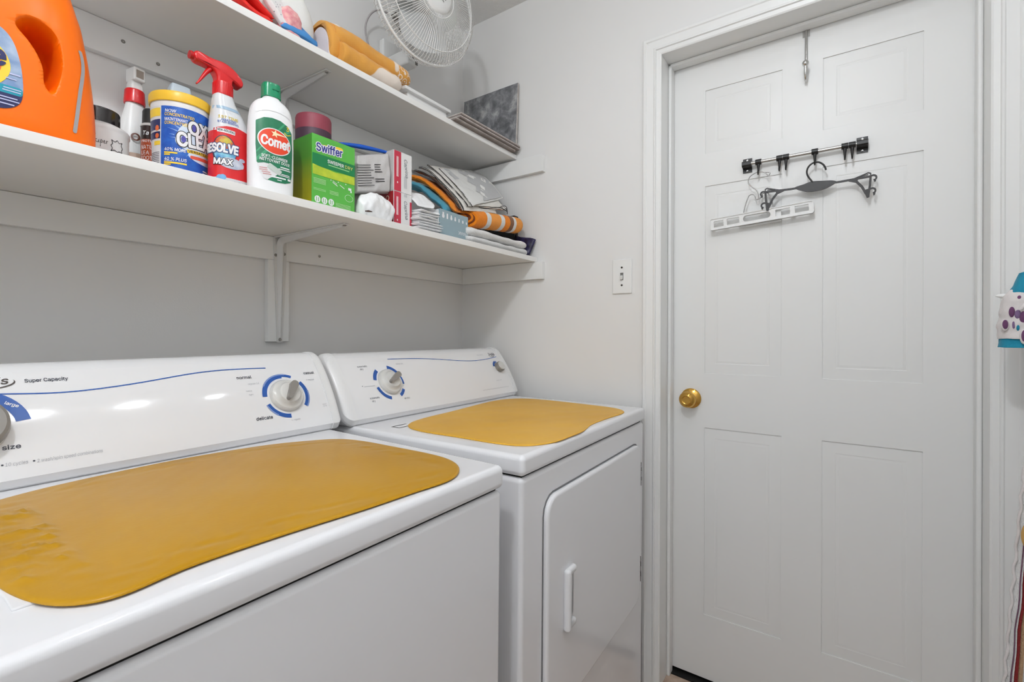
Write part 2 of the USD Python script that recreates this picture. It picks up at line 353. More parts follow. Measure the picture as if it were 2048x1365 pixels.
# ------------------------------------------------------------------ shelves
S1, S2 = 1.4184, 1.8298; TH = .018; T1, T2 = S1+TH, S2+TH
XS = -2.3
m = rbox((XS, -.3808, S1), (-.001, -.001, T1), .0015)
tag_ = thing('shelf_board', 'deep white lower shelf board holding the cleaning products', 'shelf', (0, 0, 0)); part(tag_, 'board', m, shelf_m)
tag_ = thing('shelf_board', 'shallower white upper shelf board holding the fabrics and tiles', 'shelf', (0, 0, 0)); part(tag_, 'board', rbox((XS, -.2823, S2), (-.001, -.001, T2), .0015), shelf_m)
for z, nm in ((S1, 'lower'), (S2, 'upper')):
    c = thing('wall_cleat', 'white painted cleat on the back wall under the %s shelf' % nm, 'shelf cleat', (0, 0, z-.0005))
    part(c, 'strip', rbox((XS, -.019, -.065 if nm == 'lower' else -.074), (-.0195, -.0002, 0), .0015), trim_m)
    zz = [(-.685, -.036)] if nm == 'lower' else [(-1.171, -.032), (-1.105, -.052)]
    for x, q in zz: part(c, 'screw', T(lathe([(0, 0), (.0045, 0), (.004, .001), (.0015, .0006), (0, .0004)], 14), rx=90, t=(x, -.0185, q)), screw_m)
    c = thing('side_cleat', 'white painted cleat on the right wall under the %s shelf' % nm, 'shelf cleat', (0, 0, z-.0005))
    part(c, 'strip', rbox((-.019, -.4125, -.0655 if nm == 'lower' else -.0725), (-.0002, -.0005, 0 if nm == 'lower' else -.008), .0015), trim_m)
# ------------------------------------------------------------------ shelf support block and steel brackets
c = thing('support_block', 'white vertical wooden block under the lower shelf behind the bracket', 'support block', (-.8125, 0, 0))
part(c, 'block', rbox((-.031, -.019, 1.1207), (.031, -.0002, 1.3530), .0015), trim_m)
def bracket(x, z, reach, drop, label, y0):
    b = thing('shelf_bracket', label, 'shelf bracket', (x, y0, z))
    w0, w1, rr = .0165, .006, .006
    # vertical plate, horizontal plate (both tapered), one rib that turns the corner
    v = Polygon([(-w0, -.012), (-w0*.8, -.002), (w0*.8, -.002), (w0, -.012), (w0, -.07), (w1, -drop), (-w1, -drop)]).buffer(.002)
    part(b, 'vertical_arm', facing_front(extr(v, .003)), bracket_m)
    hpl = Polygon([(-w0, .004), (w0, .004), (w0, .07), (w1*1.1, reach), (-w1*1.1, reach)]).buffer(.002)
    m = extr(hpl, .003); m.vertices = np.stack([m.vertices[:, 0], -m.vertices[:, 1], m.vertices[:, 2]-.0035], 1); m.invert()
    part(b, 'horizontal_arm', m, bracket_m)
    # V-shaped pressed rib following both arms round the corner
    R = []; n = 26
    for k in range(n):
        t = k/(n-1)
        if t < .42: s = t/.42; c0 = np.array([0, -.003, -(drop-.012)+s*(drop-.042)]); nn = np.array([0, -1., 0]); tap = s
        elif t > .58: s = (t-.58)/.42; c0 = np.array([0, -.030-s*(reach-.042), -.0035]); nn = np.array([0, 0, -1.]); tap = 1-s
        else:
            a = (t-.42)/.16*math.pi/2; c0 = np.array([0, -.030+.027*math.cos(a), -.030+.0265*math.sin(a)]); nn = np.array([0, -math.cos(a), -math.sin(a)]); tap = 1
            c0 = np.array([0, -.003-.027*(1-math.cos(a)), -.0035-.0265*(1-math.sin(a))])
        w, h = .004+.0075*tap, .004+.011*tap
        R.append([c0+[-w, 0, 0], c0+[-w*.45, 0, 0]+nn*h*.8, c0+nn*h, c0+[w*.45, 0, 0]+nn*h*.8, c0+[w, 0, 0]])
    m = loft(R); m.fix_normals(); part(b, 'rib', m, bracket_m, smooth=40)
    sc = lathe([(0, 0), (.0045, 0), (.0038, .0016), (.0012, .0012), (0, .0010)], 16)
    for sx, sz in ((-.0125, -.052), (.0125, -.046)): part(b, 'screw', T(sc, rx=90, t=(sx, -.003, sz)), screw_m)
    part(b, 'screw', T(sc, rx=90, t=(0, -.004, -drop+.006)), screw_m)
    part(b, 'screw', T(sc, rx=180, t=(0, -reach+.006, -.0035)), screw_m)
bracket(-.8105, S1, .308, .298, 'white steel shelf bracket carrying the lower shelf on the wooden block', -.0191)
bracket(-.8050, S2, .222, .20, 'white steel shelf bracket carrying the upper shelf, partly behind the green-capped bottle', -.0191)

# ------------------------------------------------------------------ things on the door
h = thing('over_door_hook', 'chrome over-door hook with a ball tip, at the top of the door', 'hook', (DX, -1.2455, 0))
part(h, 'plate', cat_([bx((-.0022, -.009, 2.022), (-.0004, .009, 2.0472)), bx((-.0022, -.009, 2.0466), (.012, .009, 2.0484))]), chrome_m)
P = smoothpath([(-.0035, 0, 2.04), (-.004, 0, 1.98), (-.005, 0, 1.92), (-.008, 0, 1.898), (-.016, 0, 1.888), (-.025, 0, 1.893), (-.031, 0, 1.910), (-.033, 0, 1.924)], 40)
part(h, 'hook_rod', tube(P, np.linspace(.0040, .0040, 40), 12), chrome_m, smooth=60)
part(h, 'ball_tip', T(trimesh.creation.icosphere(3, .0088), (-.033, 0, 1.930)), chrome_m, smooth=True)

r = thing('hook_rail', 'steel rod rail with black hooks screwed to the door', 'hook rail', (DX, -1.2345, 1.6735))
RX = -.020
part(r, 'rod', tube([(RX, .140, 0), (RX, .05, 0), (RX, -.05, 0), (RX, -.142, 0)], .0052, 16), steel_m, smooth=60)
for yc in (.1445, -.1445):
    pr = [(0, -.022), (-.0025, -.022), (-.0025, -.011), (-.010, -.009), (-.024, -.008), (-.0275, -.004), (-.0275, .004), (-.024, .008), (-.010, .009), (-.0025, .011), (-.0025, .022), (0, .022)]
    m = loft([[(x, yc-.0128, z) for x, z in pr], [(x, yc+.0128, z) for x, z in pr]]); m.fix_normals()
    q = part(r, 'end_bracket', m, black_m, smooth=25)
    for z in (-.0165, .0165): part(q, 'screw', T(lathe([(0, 0), (.0034, 0), (.003, .0012), (0, .0006)], 14), ry=-90, t=(-.0025, yc, z)), chrome_m)
def rail_hook(y):
    yl = y+1.2345
    col = tube([(RX, yl-.008, 0), (RX, yl+.008, 0)], .0085, 18)
    sh = tube([(RX, yl, -.006), (RX-.001, yl, -.018), (RX-.001, yl, -.030), (RX-.0025, yl, -.036), (RX-.006, yl, -.039), (RX-.0105, yl, -.036), (RX-.012, yl, -.029)], [.0050, .0036, .0026, .0022, .0022, .0020, .0016], 10)
    part(r, 'hook', cat_([col, sh]), black_m, smooth=40)
for y in (-1.1228, -1.1793, -1.1963, -1.2686, -1.3395, -1.3562): rail_hook(y)

b = thing('black_hanger', 'black plastic lingerie hanger on the door rail', 'clothes hanger', (.0765, -1.270, 1.573))
half = [LineString([(0, .001), (.06, .0005), (.127, .003)]).buffer(.0026), LineString([(.127, .003), (.1255, -.020), (.122, -.050)]).buffer(.0026),
        LineString([(.080, .000), (.096, -.006), (.108, -.022), (.116, -.040), (.122, -.051)]).buffer(.0028), Polygon([(.075, .002), (.1, .002), (.098, -.006), (.085, -.002)]),
        LineString([(.092, .0035), (.110, .0095), (.122, .0135), (.127, .011), (.1275, .004)]).buffer(.0013), LineString([(.097, .0055), (.121, .0085)]).buffer(.0009),
        LineString(arcband(.1325, -.002, .0070, .0070, 110, -60, 14).exterior.coords[:14]).buffer(.0020), Polygon([(.1330, -.006), (.1390, -.0055), (.1385, -.012), (.1350, -.0135)]),
        LineString(arcband(.1305, -.037, .0070, .0070, 120, -60, 14).exterior.coords[:14]).buffer(.0020), Polygon([(.1315, -.041), (.1375, -.0405), (.1370, -.048), (.1330, -.0495)]), Polygon([(.112, -.033), (.122, -.030), (.124, -.052), (.119, -.055)])]
blade = Polygon(smoothpath([(-.050, .0025), (-.030, .008), (-.012, .013), (.010, .0115), (.030, .009), (.050, .0025), (.032, -.010), (.012, -.0155), (-.012, -.0155), (-.032, -.010)], 70, True))
g = unary_union(half + [affinity.scale(q, -1, 1, origin=(0, 0)) for q in half] + [blade])
part(b, 'bar', T(on_door(extr(g, .0042)), rx=0), mat('hanger_black', (38, 36, 36), .42))
P = smoothpath([(-.006, .010), (-.013, .022), (-.0195, .036), (-.0195, .050), (-.012, .062), (.001, .0672), (.014, .062), (.0225, .051), (.0255, .040)], 40)
part(b, 'hook', T(tube(np.c_[np.full(40, -.0025), -P[:, 0], P[:, 1]], .0024, 10), (0, 0, 0)), mat('hanger_black', None), smooth=60)

w = thing('trouser_hanger', 'white slotted clamp hanger with a wire hook, leftmost on the door rail', 'clothes hanger', (.083, -1.124, 1.5055))
plastic_w = mat('hanger_white', (236, 236, 234), .4)
ol = rrect(-.139, -.0185, .143, .0185, .006)
cut = [rrect(-.128, -.010, -.099, .009, .001), rrect(-.089, -.009, -.053, .010, .001), rrect(-.043, -.009, .033, .010, .0095), rrect(.046, -.009, .084, .010, .001), rrect(.096, -.009, .131, .010, .001)]
rail_ = extr(ol.difference(unary_union(cut)), .007); rim_ = extr(ol.difference(ol.buffer(-.0022)), .0095)
R = trimesh.transformations.rotation_matrix(math.radians(3.6), (-1, 0, 0))
def tilt(m): m = on_door(m); m.apply_transform(R); return m
part(w, 'front_bar', T(tilt(rail_), (0, 0, 0)), plastic_w); part(w, 'bar_rim', tilt(rim_), plastic_w)
part(w, 'back_bar', T(tilt(extr(rrect(-.055, -.0235, .06, .012, .004).difference(rrect(-.043, -.009, .033, .010, .0095)), .004)), (.006, 0, 0)), plastic_w)
Pw = [(-.043, .020), (-.0405, .028), (-.029, .064), (-.026, .0685), (-.014, .0685), (-.009, .0625), (-.0085, .056), (-.004, .0545), (.002, .055), (.003, .06)]
wires = [[(-.041, .017), (-.0395, .027), (-.0275, .066)], [(-.0275, .066), (-.024, .0695), (-.012, .0685), (-.0085, .060), (-.007, .0545), (-.001, .0540)], [(.041, .023), (.039, .030), (.027, .066)], [(.027, .066), (.020, .0695), (.010, .0665), (.003, .0545), (-.001, .0540)],
         [(.000, .054), (.000, .066), (-.005, .080), (-.020, .096), (-.0285, .109), (-.0255, .124), (-.014, .133), (.0005, .1365), (.014, .133), (.022, .126), (.0245, .118)], [(.016, .132), (.024, .131), (.030, .128), (.029, .1225), (.0255, .1185)]]
wm = []
for q in wires:
    s = smoothpath(q, 26) if len(q) > 2 else np.array(q); wm.append(tube(np.c_[np.full(len(s), -.0035), -s[:, 0], s[:, 1]], .0015, 8))
part(w, 'wire_hook', cat_(wm), mat('wire_steel', (168, 167, 165), .3, metal=.85), smooth=60)

# ------------------------------------------------------------------ wall fan above the upper shelf
fc, fn = np.array([-.4785, -.2685, 2.1807]), np.array([-.15278, -.98550, -.07376]); fn /= np.linalg.norm(fn)
fx = np.cross([0, 0, 1.], fn); fx /= np.linalg.norm(fx); fy = np.cross(fn, fx)
FM = np.eye(4); FM[:3, 0], FM[:3, 1], FM[:3, 2], FM[:3, 3] = fx, fy, fn, fc
f = thing('wall_fan', 'white round wall fan with a wire cage above the upper shelf', 'fan', matrix=FM)
fan_m = mat('fan_white', (232, 232, 230), .38); wire_m = mat('cage_wire_white', (236, 235, 232), .35); blade_m = mat('fan_blade', (205, 206, 205), .25)
def circ(r, z, n=96): t = np.linspace(0, 2*np.pi, n, endpoint=False); return np.c_[r*np.cos(t), r*np.sin(t), np.full(n, z)]
part(f, 'cage_rim', tube(circ(.18, 0), .0042, 10, closed=True), fan_m, smooth=60)
def spokes(pr, n, r, ph=0, tw=0):
    pr = smoothpath(pr, 9); out = []
    for k in range(n):
        a = 2*np.pi*k/n+ph; aa = a + tw*(1-pr[:, 0]/pr[:, 0].max())
        out.append(tube(np.c_[pr[:, 0]*np.cos(aa), pr[:, 0]*np.sin(aa), pr[:, 1]], r, 4, cap=False))
    return cat_(out)
fr_ = [(.180, .002), (.176, .018), (.166, .031), (.150, .038), (.110, .048), (.066, .055), (.050, .057)]
bk_ = [(.180, -.002), (.177, -.025), (.166, -.045), (.140, -.060), (.100, -.068), (.062, -.072)]
g1 = part(f, 'front_grille', cat_([spokes(fr_, 108, .00085), tube(circ(.150, .0382), .0016, 6, closed=True), tube(circ(.062, .0555, 64), .0016, 6, closed=True)]), wire_m, smooth=60)
part(f, 'back_grille', cat_([spokes(bk_, 84, .00085), tube(circ(.150, -.0555), .0014, 6, closed=True), tube(circ(.100, -.068), .0014, 6, closed=True)]), wire_m, smooth=60)
hc = part(f, 'hub_cap', lathe([(0, .050), (.051, .050), (.053, .054), (.050, .061), (.040, .066), (.020, .0685), (0, .069)], 48), fan_m, smooth=50)
ln = [mv(affinity.rotate(sbox(-.024, -.0013, .024, .0013), -38, origin=(0, 0)), *q) for q in ((-.004, -.004), (.003, .004))]
part(hc, 'badge_line', decal(unary_union(ln), lambda u, v: np.stack([u, v, np.full_like(u, .0694)], 1)), mat('badge_grey', (120, 118, 118), .4))
for k in range(3):
    a0 = math.radians(20+120*k); rs = []
    for q in range(13):
        rr = .024 + (.142-.024)*q/12; wd = math.radians(28+30*math.sin(math.pi*min(q/12*.8+.2, 1))); sw = math.radians(14*q/12)
        aa = np.linspace(-wd, wd, 11)+a0+sw; zz = -.012+.020*np.linspace(-1, 1, 11)*(1-.35*q/12)
        rs.append(np.c_[rr*np.cos(aa), rr*np.sin(aa), zz])
    rs = np.array(rs); n_ = rs.shape[0]*rs.shape[1]; idx = np.arange(n_).reshape(rs.shape[:2])
    ringed = [np.vstack([r_, (r_+[0, 0, -.0018])[::-1]]) for r_ in rs]
    m = loft(ringed); m.fix_normals(); part(f, 'blade', m, blade_m, smooth=50)
part(f, 'blade_hub', lathe([(0, -.035), (.030, -.035), (.031, .012), (.024, .018), (0, .019)], 32), blade_m)
part(f, 'motor_housing', lathe([(0, -.165), (.030, -.163), (.046, -.150), (.052, -.125), (.054, -.085), (.060, -.074), (0, -.072)], 40), fan_m, smooth=40)
vents = [T(bx((-.003, -.001, 0), (.003, .001, .030)), rz=90, t=(0, 0, 0)) for _ in ()]
Ri = FM[:3, :3].T
def w2f(m): m = m.copy(); m.vertices = (np.asarray(m.vertices)-fc)@FM[:3, :3]; return m
slots = [T(bx((-.0012, -.012, -.0006), (.0012, .012, .0006)), ry=0, t=(.0, .0, 0)) for _ in ()]
q = part(f, 'wall_plate', w2f(rbox((-.447, -.026, 1.96), (-.372, -.0005, 2.175), .006, 3)), fan_m)
part(f, 'pivot_neck', w2f(cat_([rbox((-.435, -.135, 2.060), (-.388, -.02, 2.112), .008, 3), tube(smoothpath([(-.412, -.115, 2.095), (-.43, -.13, 2.13), (-.455, -.155, 2.165)], 10), np.linspace(.021, .026, 10), 20)])), fan_m, smooth=40)
part(f, 'pivot_screw', w2f(T(lathe([(0, 0), (.006, 0), (.005, .003), (0, .003)], 16), rx=90, t=(-.412, -.1355, 2.088))), screw_m)
part(f, 'vent_slot', w2f(cat_([bx((-.400+.006*k, -.1362, 2.066), (-.397+.006*k, -.1348, 2.080)) for k in range(2)])), mat('vent_dark', (90, 84, 78), .6))
part(f, 'vent_slot', T(cat_([T(bx((.052, -.0016, -.125), (.0550, .0016, -.092)), rz=200+9*k) for k in range(9)]), (0, 0, 0)), mat('vent_dark', None))
cp = smoothpath([(-.448, -.06, 2.235), (-.505, -.05, 2.225), (-.525, -.03, 2.175), (-.500, -.022, 2.11), (-.455, -.018, 2.06), (-.44, -.012, 2.0), (-.44, -.010, 1.93), (-.44, -.010, 1.852)], 50)
part(f, 'power_cord', w2f(tube(cp, .0032, 8)), mat('cord_grey', (176, 170, 170), .5), smooth=60)
# ------------------------------------------------------------------ washer and dryer
enamel = mat('white_enamel', (238, 238, 240), .22, coat=.3, bump=(300, .05, 2, .0006))
panel_m = mat('console_gloss', (236, 236, 237), .10, coat=.4)
cap_m = mat('console_cap', (234, 234, 234), .25)
blue_m = mat('print_blue', (38, 88, 168), .3); blue2_m = mat('print_pale_blue', (128, 150, 200), .3)
ink_m = mat('print_dark', (52, 54, 66), .4); grey_ink = mat('print_grey', (176, 177, 182), .4)
knob_m = mat('knob_pearl', (214, 213, 209), .25, coat=.4); grip_m = mat('knob_grip_grey', (140, 136, 130), .35)
WM = [[0.999926, -0.011691, -0.003419, -0.857742], [0.011653, 0.99987, -0.01111, -0.851232], [0.003548, 0.011069, 0.999932, 0.913698], [0, 0, 0, 1]]
DM = [[0.999354, -0.035902, 0.001478, -0.793427], [0.035907, 0.999348, -0.003706, -0.847419], [-0.001344, 0.003757, 0.999992, 0.913356], [0, 0, 0, 1]]
CY0, CZ0, CL, CA0, CA1 = .488, .016, .175, 22., 40.
_s = np.linspace(0, CL, 41); _a = np.radians(CA0+(CA1-CA0)*_s/CL); _am = (_a[1:]+_a[:-1])/2
_cy = CY0+np.r_[0, np.cumsum(np.sin(_am)*np.diff(_s))]; _cz = CZ0+np.r_[0, np.cumsum(np.cos(_am)*np.diff(_s))]
def con_map(e=.0005):
    def f(u, v):
        a = np.radians(CA0+(CA1-CA0)*np.clip(v, 0, CL)/CL)
        return np.stack([u, np.interp(v, _s, _cy)-e*np.cos(a), np.interp(v, _s, _cz)+e*np.sin(a)], 1)
    return f
def con_frame(u, v):
    """matrix that lays an xy-drawn solid on the console face at (u, v), its z outwards"""
    a = math.radians(CA0+(CA1-CA0)*v/CL); p = con_map(0)(np.array([u]), np.array([v]))[0]
    m = np.eye(4); m[:3, 0] = (1, 0, 0); m[:3, 1] = (0, math.sin(a), math.cos(a)); m[:3, 2] = (0, -math.cos(a), math.sin(a)); m[:3, 3] = p; return m
def place(m, M): m = m.copy(); m.apply_transform(M); return m
def console_profile(grow=0.):
    y, z = _cy.copy(), _cz.copy()
    pts = [(CY0+.012, -.0005), (CY0+.006, .004)] + list(zip(y, z))
    ye, ze = y[-1], z[-1]
    for t in np.linspace(0, 1, 12)[1:]:
        a = math.radians(CA1+ (170-CA1)*t); ye += math.sin(a)*.0085; ze += math.cos(a)*.0085; pts.append((ye, ze))
    pts += [(ye+.004, ze-.03), (ye+.006, -.0005)]
    return Polygon(pts).buffer(grow)
def console_run(x0, x1, grow=0, round_=0.):
    ring = np.array(console_profile(grow).exterior.coords)[:-1]; c = ring.mean(0); R = []
    rs_ = abs(round_)
    xs = [x0, x1] if not round_ else [x0+round_*(1-math.cos(a)) for a in np.linspace(0, math.pi/2, 7)] + [x1]
    for k, x in enumerate(xs):
        sc = 1. if (not round_ or k >= 6) else 1-rs_*(1-math.sin(np.linspace(0, math.pi/2, 7)[k]))/.07
        rr = c+(ring-c)*sc; rr[:, 1] = np.maximum(rr[:, 1], -.0005); R.append(np.c_[np.full(len(ring), x), rr])
    n = len(ring); m = loft(R, cap=False)
    v2, f2 = trimesh.creation.triangulate_polygon(Polygon(ring), engine='earcut')
    from scipy.spatial import cKDTree
    f2 = cKDTree(ring).query(v2)[1][f2]
    m = trimesh.Trimesh(m.vertices, np.vstack([m.faces, f2[:, ::-1], f2+(len(R)-1)*n]), process=False); m.fix_normals(); return m
def knob(u, v, r, ang, parent, name, gl, small=False):
    Mx = con_frame(u, v)
    pr = [(0, 0), (r, 0), (r, .002), (r*.97, .006), (r*.90, .009), (r*.80, .0095), (r*.70, .012), (r*.64, .017), (r*.60, .0195), (r*.50, .021), (0, .022)]
    k = part(parent, name, place(lathe(pr, 48), Mx), knob_m, smooth=35)
    gp = LineString([(0, -r*.46), (0, r*.52)]).buffer(r*.10).union(Point(0, r*.42).buffer(r*.20)).union(Polygon([(-.10*r, -.46*r), (.10*r, -.46*r), (.20*r, .42*r), (-.20*r, .42*r)])).buffer(.001)
    lo, hi = extr(gp, .012), None
    m = T(lo, (0, 0, .0195), rz=ang); part(k, 'grip', place(m, Mx), grip_m, gl); return k
def appliance(name, label, cat, Mx, x0, x1):
    a = thing(name, label, cat, matrix=Mx)
    part(a, 'deck', rbox((x0, 0, -.041), (x1, .655, 0), .011, 4), enamel, smooth=40)
    part(a, 'cabinet', rbox((x0+.002, .004, -.9095), (x1-.002, .65, -.0445), .010, 4), enamel, smooth=40)
    part(a, 'gap_seal', bx((x0+.012, .012, -.05), (x1-.012, .62, -.035)), dark_m)  # dark box stands for the shade in the gap under the deck
    return a
# --- washer (its left end runs out of the picture)
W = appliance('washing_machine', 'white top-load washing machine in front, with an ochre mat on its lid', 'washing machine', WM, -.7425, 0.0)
cp_ = part(W, 'control_panel', console_run(-.720, -.006), panel_m, smooth=25)
part(W, 'end_cap', console_run(.018, -.006, .0015, -.012), cap_m, smooth=30); part(W, 'end_cap', console_run(-.747, -.720, .0015, .012), cap_m, smooth=30)
part(W, 'lid', rbox((-.5965, .080, -.001), (-.075, .455, .0022), .002), enamel)
cm = con_map()
knob(-.101, .080, .0375, -33, W, 'cycle_knob', 'grey tapered grip of the cycle knob')
kk = knob(-.570, .082, .042, 10, W, 'load_size_knob', 'grey grip of the load size knob'); part(kk, 'grip_disc', place(lathe([(0, .010), (.0415, .010), (.0420, .013), (.0400, .024), (.036, .027), (0, .028)], 48), con_frame(-.570, .082)), grip_m, smooth=35)
kc = (-.1005, .0805)
arcs = [arcband(*kc, .0425, .0525, 88, 178).union(arcband(*kc, .046, .0525, 62, 90)), arcband(*kc, .0435, .0525, -38, 36), arcband(*kc, .0435, .0525, 200, 268)]
plist(cp_, 'dial_band', arcs, cm, blue_m, .02, 'blue arc band round the cycle knob')
plist(cp_, 'dial_band_rim', [arcband(*kc, .0502, .0534, 80, 150), arcband(*kc, .0502, .0534, -38, 8), arcband(*kc, .0502, .0534, 200, 236)], con_map(.0007), blue2_m, .02, 'pale blue rim of an arc band')
lc = (-.570, .080); part(cp_, 'dial_band', decal(arcband(*lc, .050, .0665, 8, 172), cm, .02), blue_m, 'blue arc band of the load size knob')
curve = smoothpath([(-.715, .150), (-.60, .1405), (-.533, .1352), (-.467, .1300), (-.416, .1318), (-.344, .1398), (-.258, .1515), (-.19, .154), (-.1275, .1522)], 60)
part(cp_, 'swoosh_line', decal(LineString(curve).buffer(.0011), cm, .02), blue_m, 'thin blue wavy line')
tx = [mv(fitw('Super Capacity', .0508, .0062, bold=True), -.505, .1530), mv(txt('normal', .0068, True), -.1943, .1290), mv(txt('casual', .0064, True), -.0440, .1288), mv(txt('delicate', .0068, True), -.178, .0325),
      mv(txt('size', .0066, True, sx=1.15), -.5384, .0455), mv(txt('load', .0066, True, sx=1.15, align='r'), -.5425, .0455), mv(txt('•', .006), -.5415, .0212), mv(txt('•', .006), -.5090, .0205)]
plist(cp_, 'lettering', tx, cm, ink_m)
tx = [mv(fitw('10 cycles', .0235, .0052, slant=.15), -.5365, .0208), mv(fitw('2 wash/spin speed combinations', .0765, .0052, slant=.15), -.5035, .0196), mv(txt('regular', .0036), -.1755, .1140), mv(txt('16', .0036), -.158, .1140), mv(txt('6 regular', .0036), -.0435, .1120),
      mv(txt('4 regular', .0036), -.1046, .0208), mv(txt('heavy', .0032), -.1835, .098), mv(txt('light', .0032), -.1795, .089), mv(txt('wash', .0030), -.022, .0470), mv(txt('cycle', .0030), -.022, .0425)]
part(cp_, 'small_lettering', decal(unary_union(tx), cm), grey_ink)
part(cp_, 'band_word', decal(mv(affinity.rotate(txt('large', .0050, True), -30, origin=(0, 0)), -.531, .118), con_map(.0008)), mat('print_white', (240, 240, 240), .4))
el = ellipse(-.552, .1555, .037, .0125); el = el.difference(ellipse(-.553, .1572, .0365, .0120))
part(cp_, 'brand_mark', decal(unary_union([el, mv(txt('inglis', .0125, True, slant=.2, align='r'), -.5220, .1525)]), cm), mat('badge_brown', (84, 78, 74), .35, metal=.3), 'dark italic brand name in a thin oval')
# --- dryer
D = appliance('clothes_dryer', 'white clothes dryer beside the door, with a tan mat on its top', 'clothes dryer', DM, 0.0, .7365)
cp_ = part(D, 'control_panel', console_run(.012, .730), panel_m, smooth=25)
part(D, 'end_cap', console_run(.754, .730, .0015, -.012), cap_m, smooth=30); part(D, 'end_cap', console_run(-.018, .012, .0005, .022), cap_m, smooth=30)
knob(.1510, .0900, .0375, -62, D, 'timer_knob', 'grey tapered grip of the timer knob')
m = place(lathe([(0, 0), (.0195, 0), (.0195, .012), (.0185, .015), (.0160, .0162), (0, .0166)], 36), con_frame(.687, .101))
k2 = part(D, 'signal_knob', m, grip_m, 'small grey and white end-of-cycle knob')
part(k2, 'cap', place(lathe([(0, .016), (.0165, .016), (.016, .0185), (0, .019)], 32), con_frame(.687, .101)), knob_m)
kc = (.151, .0895)
plist(cp_, 'dial_band', [arcband(*kc, .042, .0525, 126, 168), arcband(*kc, .0425, .0535, 70, 75).union(arcband(*kc, .044, .0535, 20, 75)).union(arcband(*kc, .046, .0515, -12, 20)), arcband(*kc, .0435, .0525, 194, 256), arcband(*kc, .0435, .0525, -62, -32)], cm, blue_m, .02, 'blue arc band round the timer knob')
plist(cp_, 'dial_band', [arcband(.687, .101, .0205, .0295, 100, 165), arcband(.687, .101, .0205, .0270, 82, 96)], cm, blue_m, .02, 'small blue arc at the right knob')
curve = smoothpath([(.1816, .1628), (.25, .1615), (.3312, .1572), (.442, .1460), (.557, .1372), (.63, .1392), (.7086, .1476)], 60)
part(cp_, 'swoosh_line', decal(LineString(curve).buffer(.0010), cm, .02), blue_m, 'thin blue wavy line')
tx = [mv(txt('automatic', .0052), .0655, .1415), mv(txt('dry', .0052), .0710, .1330), mv(txt('automatic', .0052), .0665, .0475), mv(txt('dry', .0052), .0710, .0390), mv(txt('air dry', .0050), .183, .0345), mv(txt('•', .006), .0545, .083)]
plist(cp_, 'lettering', tx, cm, mat('print_mid', (104, 106, 116), .4))
tx = [mv(txt('timed dry', .0046), .203, .1425), mv(txt('end of cycle', .0040), .640, .0500), mv(txt('large capacity', .0040), .598, .158), mv(sbox(0, 0, .16, .0009), .5414, .0225), mv(sbox(0, 0, .035, .0012), .062, .083)]
part(cp_, 'small_lettering', decal(unary_union(tx), cm), grey_ink)
el = ellipse(.684, .158, .0185, .0105).difference(ellipse(.6835, .1595, .0185, .0102))
part(cp_, 'brand_mark', decal(unary_union([el, mv(txt('Inglis', .0105, True, slant=.2), .667, .1550)]), cm), ink_m, 'dark italic brand name in a thin oval')
# dryer door with pressed edge, handle and hinges
dp = rrect(.086, -.584, .682, -.103, .040)
fr_ = dp.buffer(.0042).difference(dp.buffer(.0006))
part(D, 'door_gap', facing_front(T(extr(fr_, .0012), (0, 0, -.0042+.0002))), mat('gap_grey', (120, 120, 122), .6))
R = []
for ins, y in ((.0, .005), (.0, -.0020), (.0012, -.0045), (.0040, -.0066), (.0080, -.0074)):
    q = np.array(dp.buffer(-ins, quad_segs=16).exterior.coords)[:-1] if ins else np.array(dp.exterior.coords)[:-1]
    q = Polygon(q); L = q.exterior.length; ring = np.array([q.exterior.interpolate(L*t/160).coords[0] for t in range(160)])
    ring = np.roll(ring, -int(np.argmin(np.hypot(ring[:, 0]-.387, ring[:, 1]+.103))), 0)
    R.append(np.c_[ring[:, 0], np.full(160, y), ring[:, 1]])
m = loft(R); m.fix_normals(); dd = part(D, 'door', m, enamel, smooth=35)
hx0, hx1, hz0, hz1 = .156, .206, -.410, -.277
g = rrect(hx0, hz0, hx1, hz1, .012)
hl = [rbox((hx0, -.022, hz0), (hx0+.016, -.006, hz1), .006, 3), rbox((hx0, -.019, hz1-.016), (hx1-.004, -.006, hz1), .006, 3), rbox((hx0, -.019, hz0), (hx1-.004, -.006, hz0+.016), .006, 3)]
part(dd, 'handle', trimesh.boolean.union(hl, engine='manifold') if True else cat_(hl), enamel, 'white moulded upright handle', smooth=40)
part(dd, 'handle_recess', facing_front(T(extr(rrect(hx0+.016, hz0+.014, hx1, hz1-.014, .008), .0006), (0, 0, .0068))), mat('enamel_grey', (222, 222, 224), .25))
hin = mat('hinge_steel', (110, 108, 106), .35, metal=.8)
for z0, z1 in ((-.235, -.162), (-.531, -.453)):
    hm = [tube([(.6855, -.003, z0+k*(z1-z0)/5+.001), (.6855, -.003, z0+(k+1)*(z1-z0)/5-.001)], .0040 if k % 2 else .0032, 10) for k in range(5)]
    part(D, 'hinge', cat_(hm), hin, smooth=40)
part(D, 'lint_screen_mark', decal(sbox(0, 0, .05, .028).difference(sbox(.004, .004, .06, .024)), lambda u, v: np.stack([.056+u, .390+v, np.full_like(u, .0004)], 1)), mat('mark_grey', (92, 92, 94), .5))

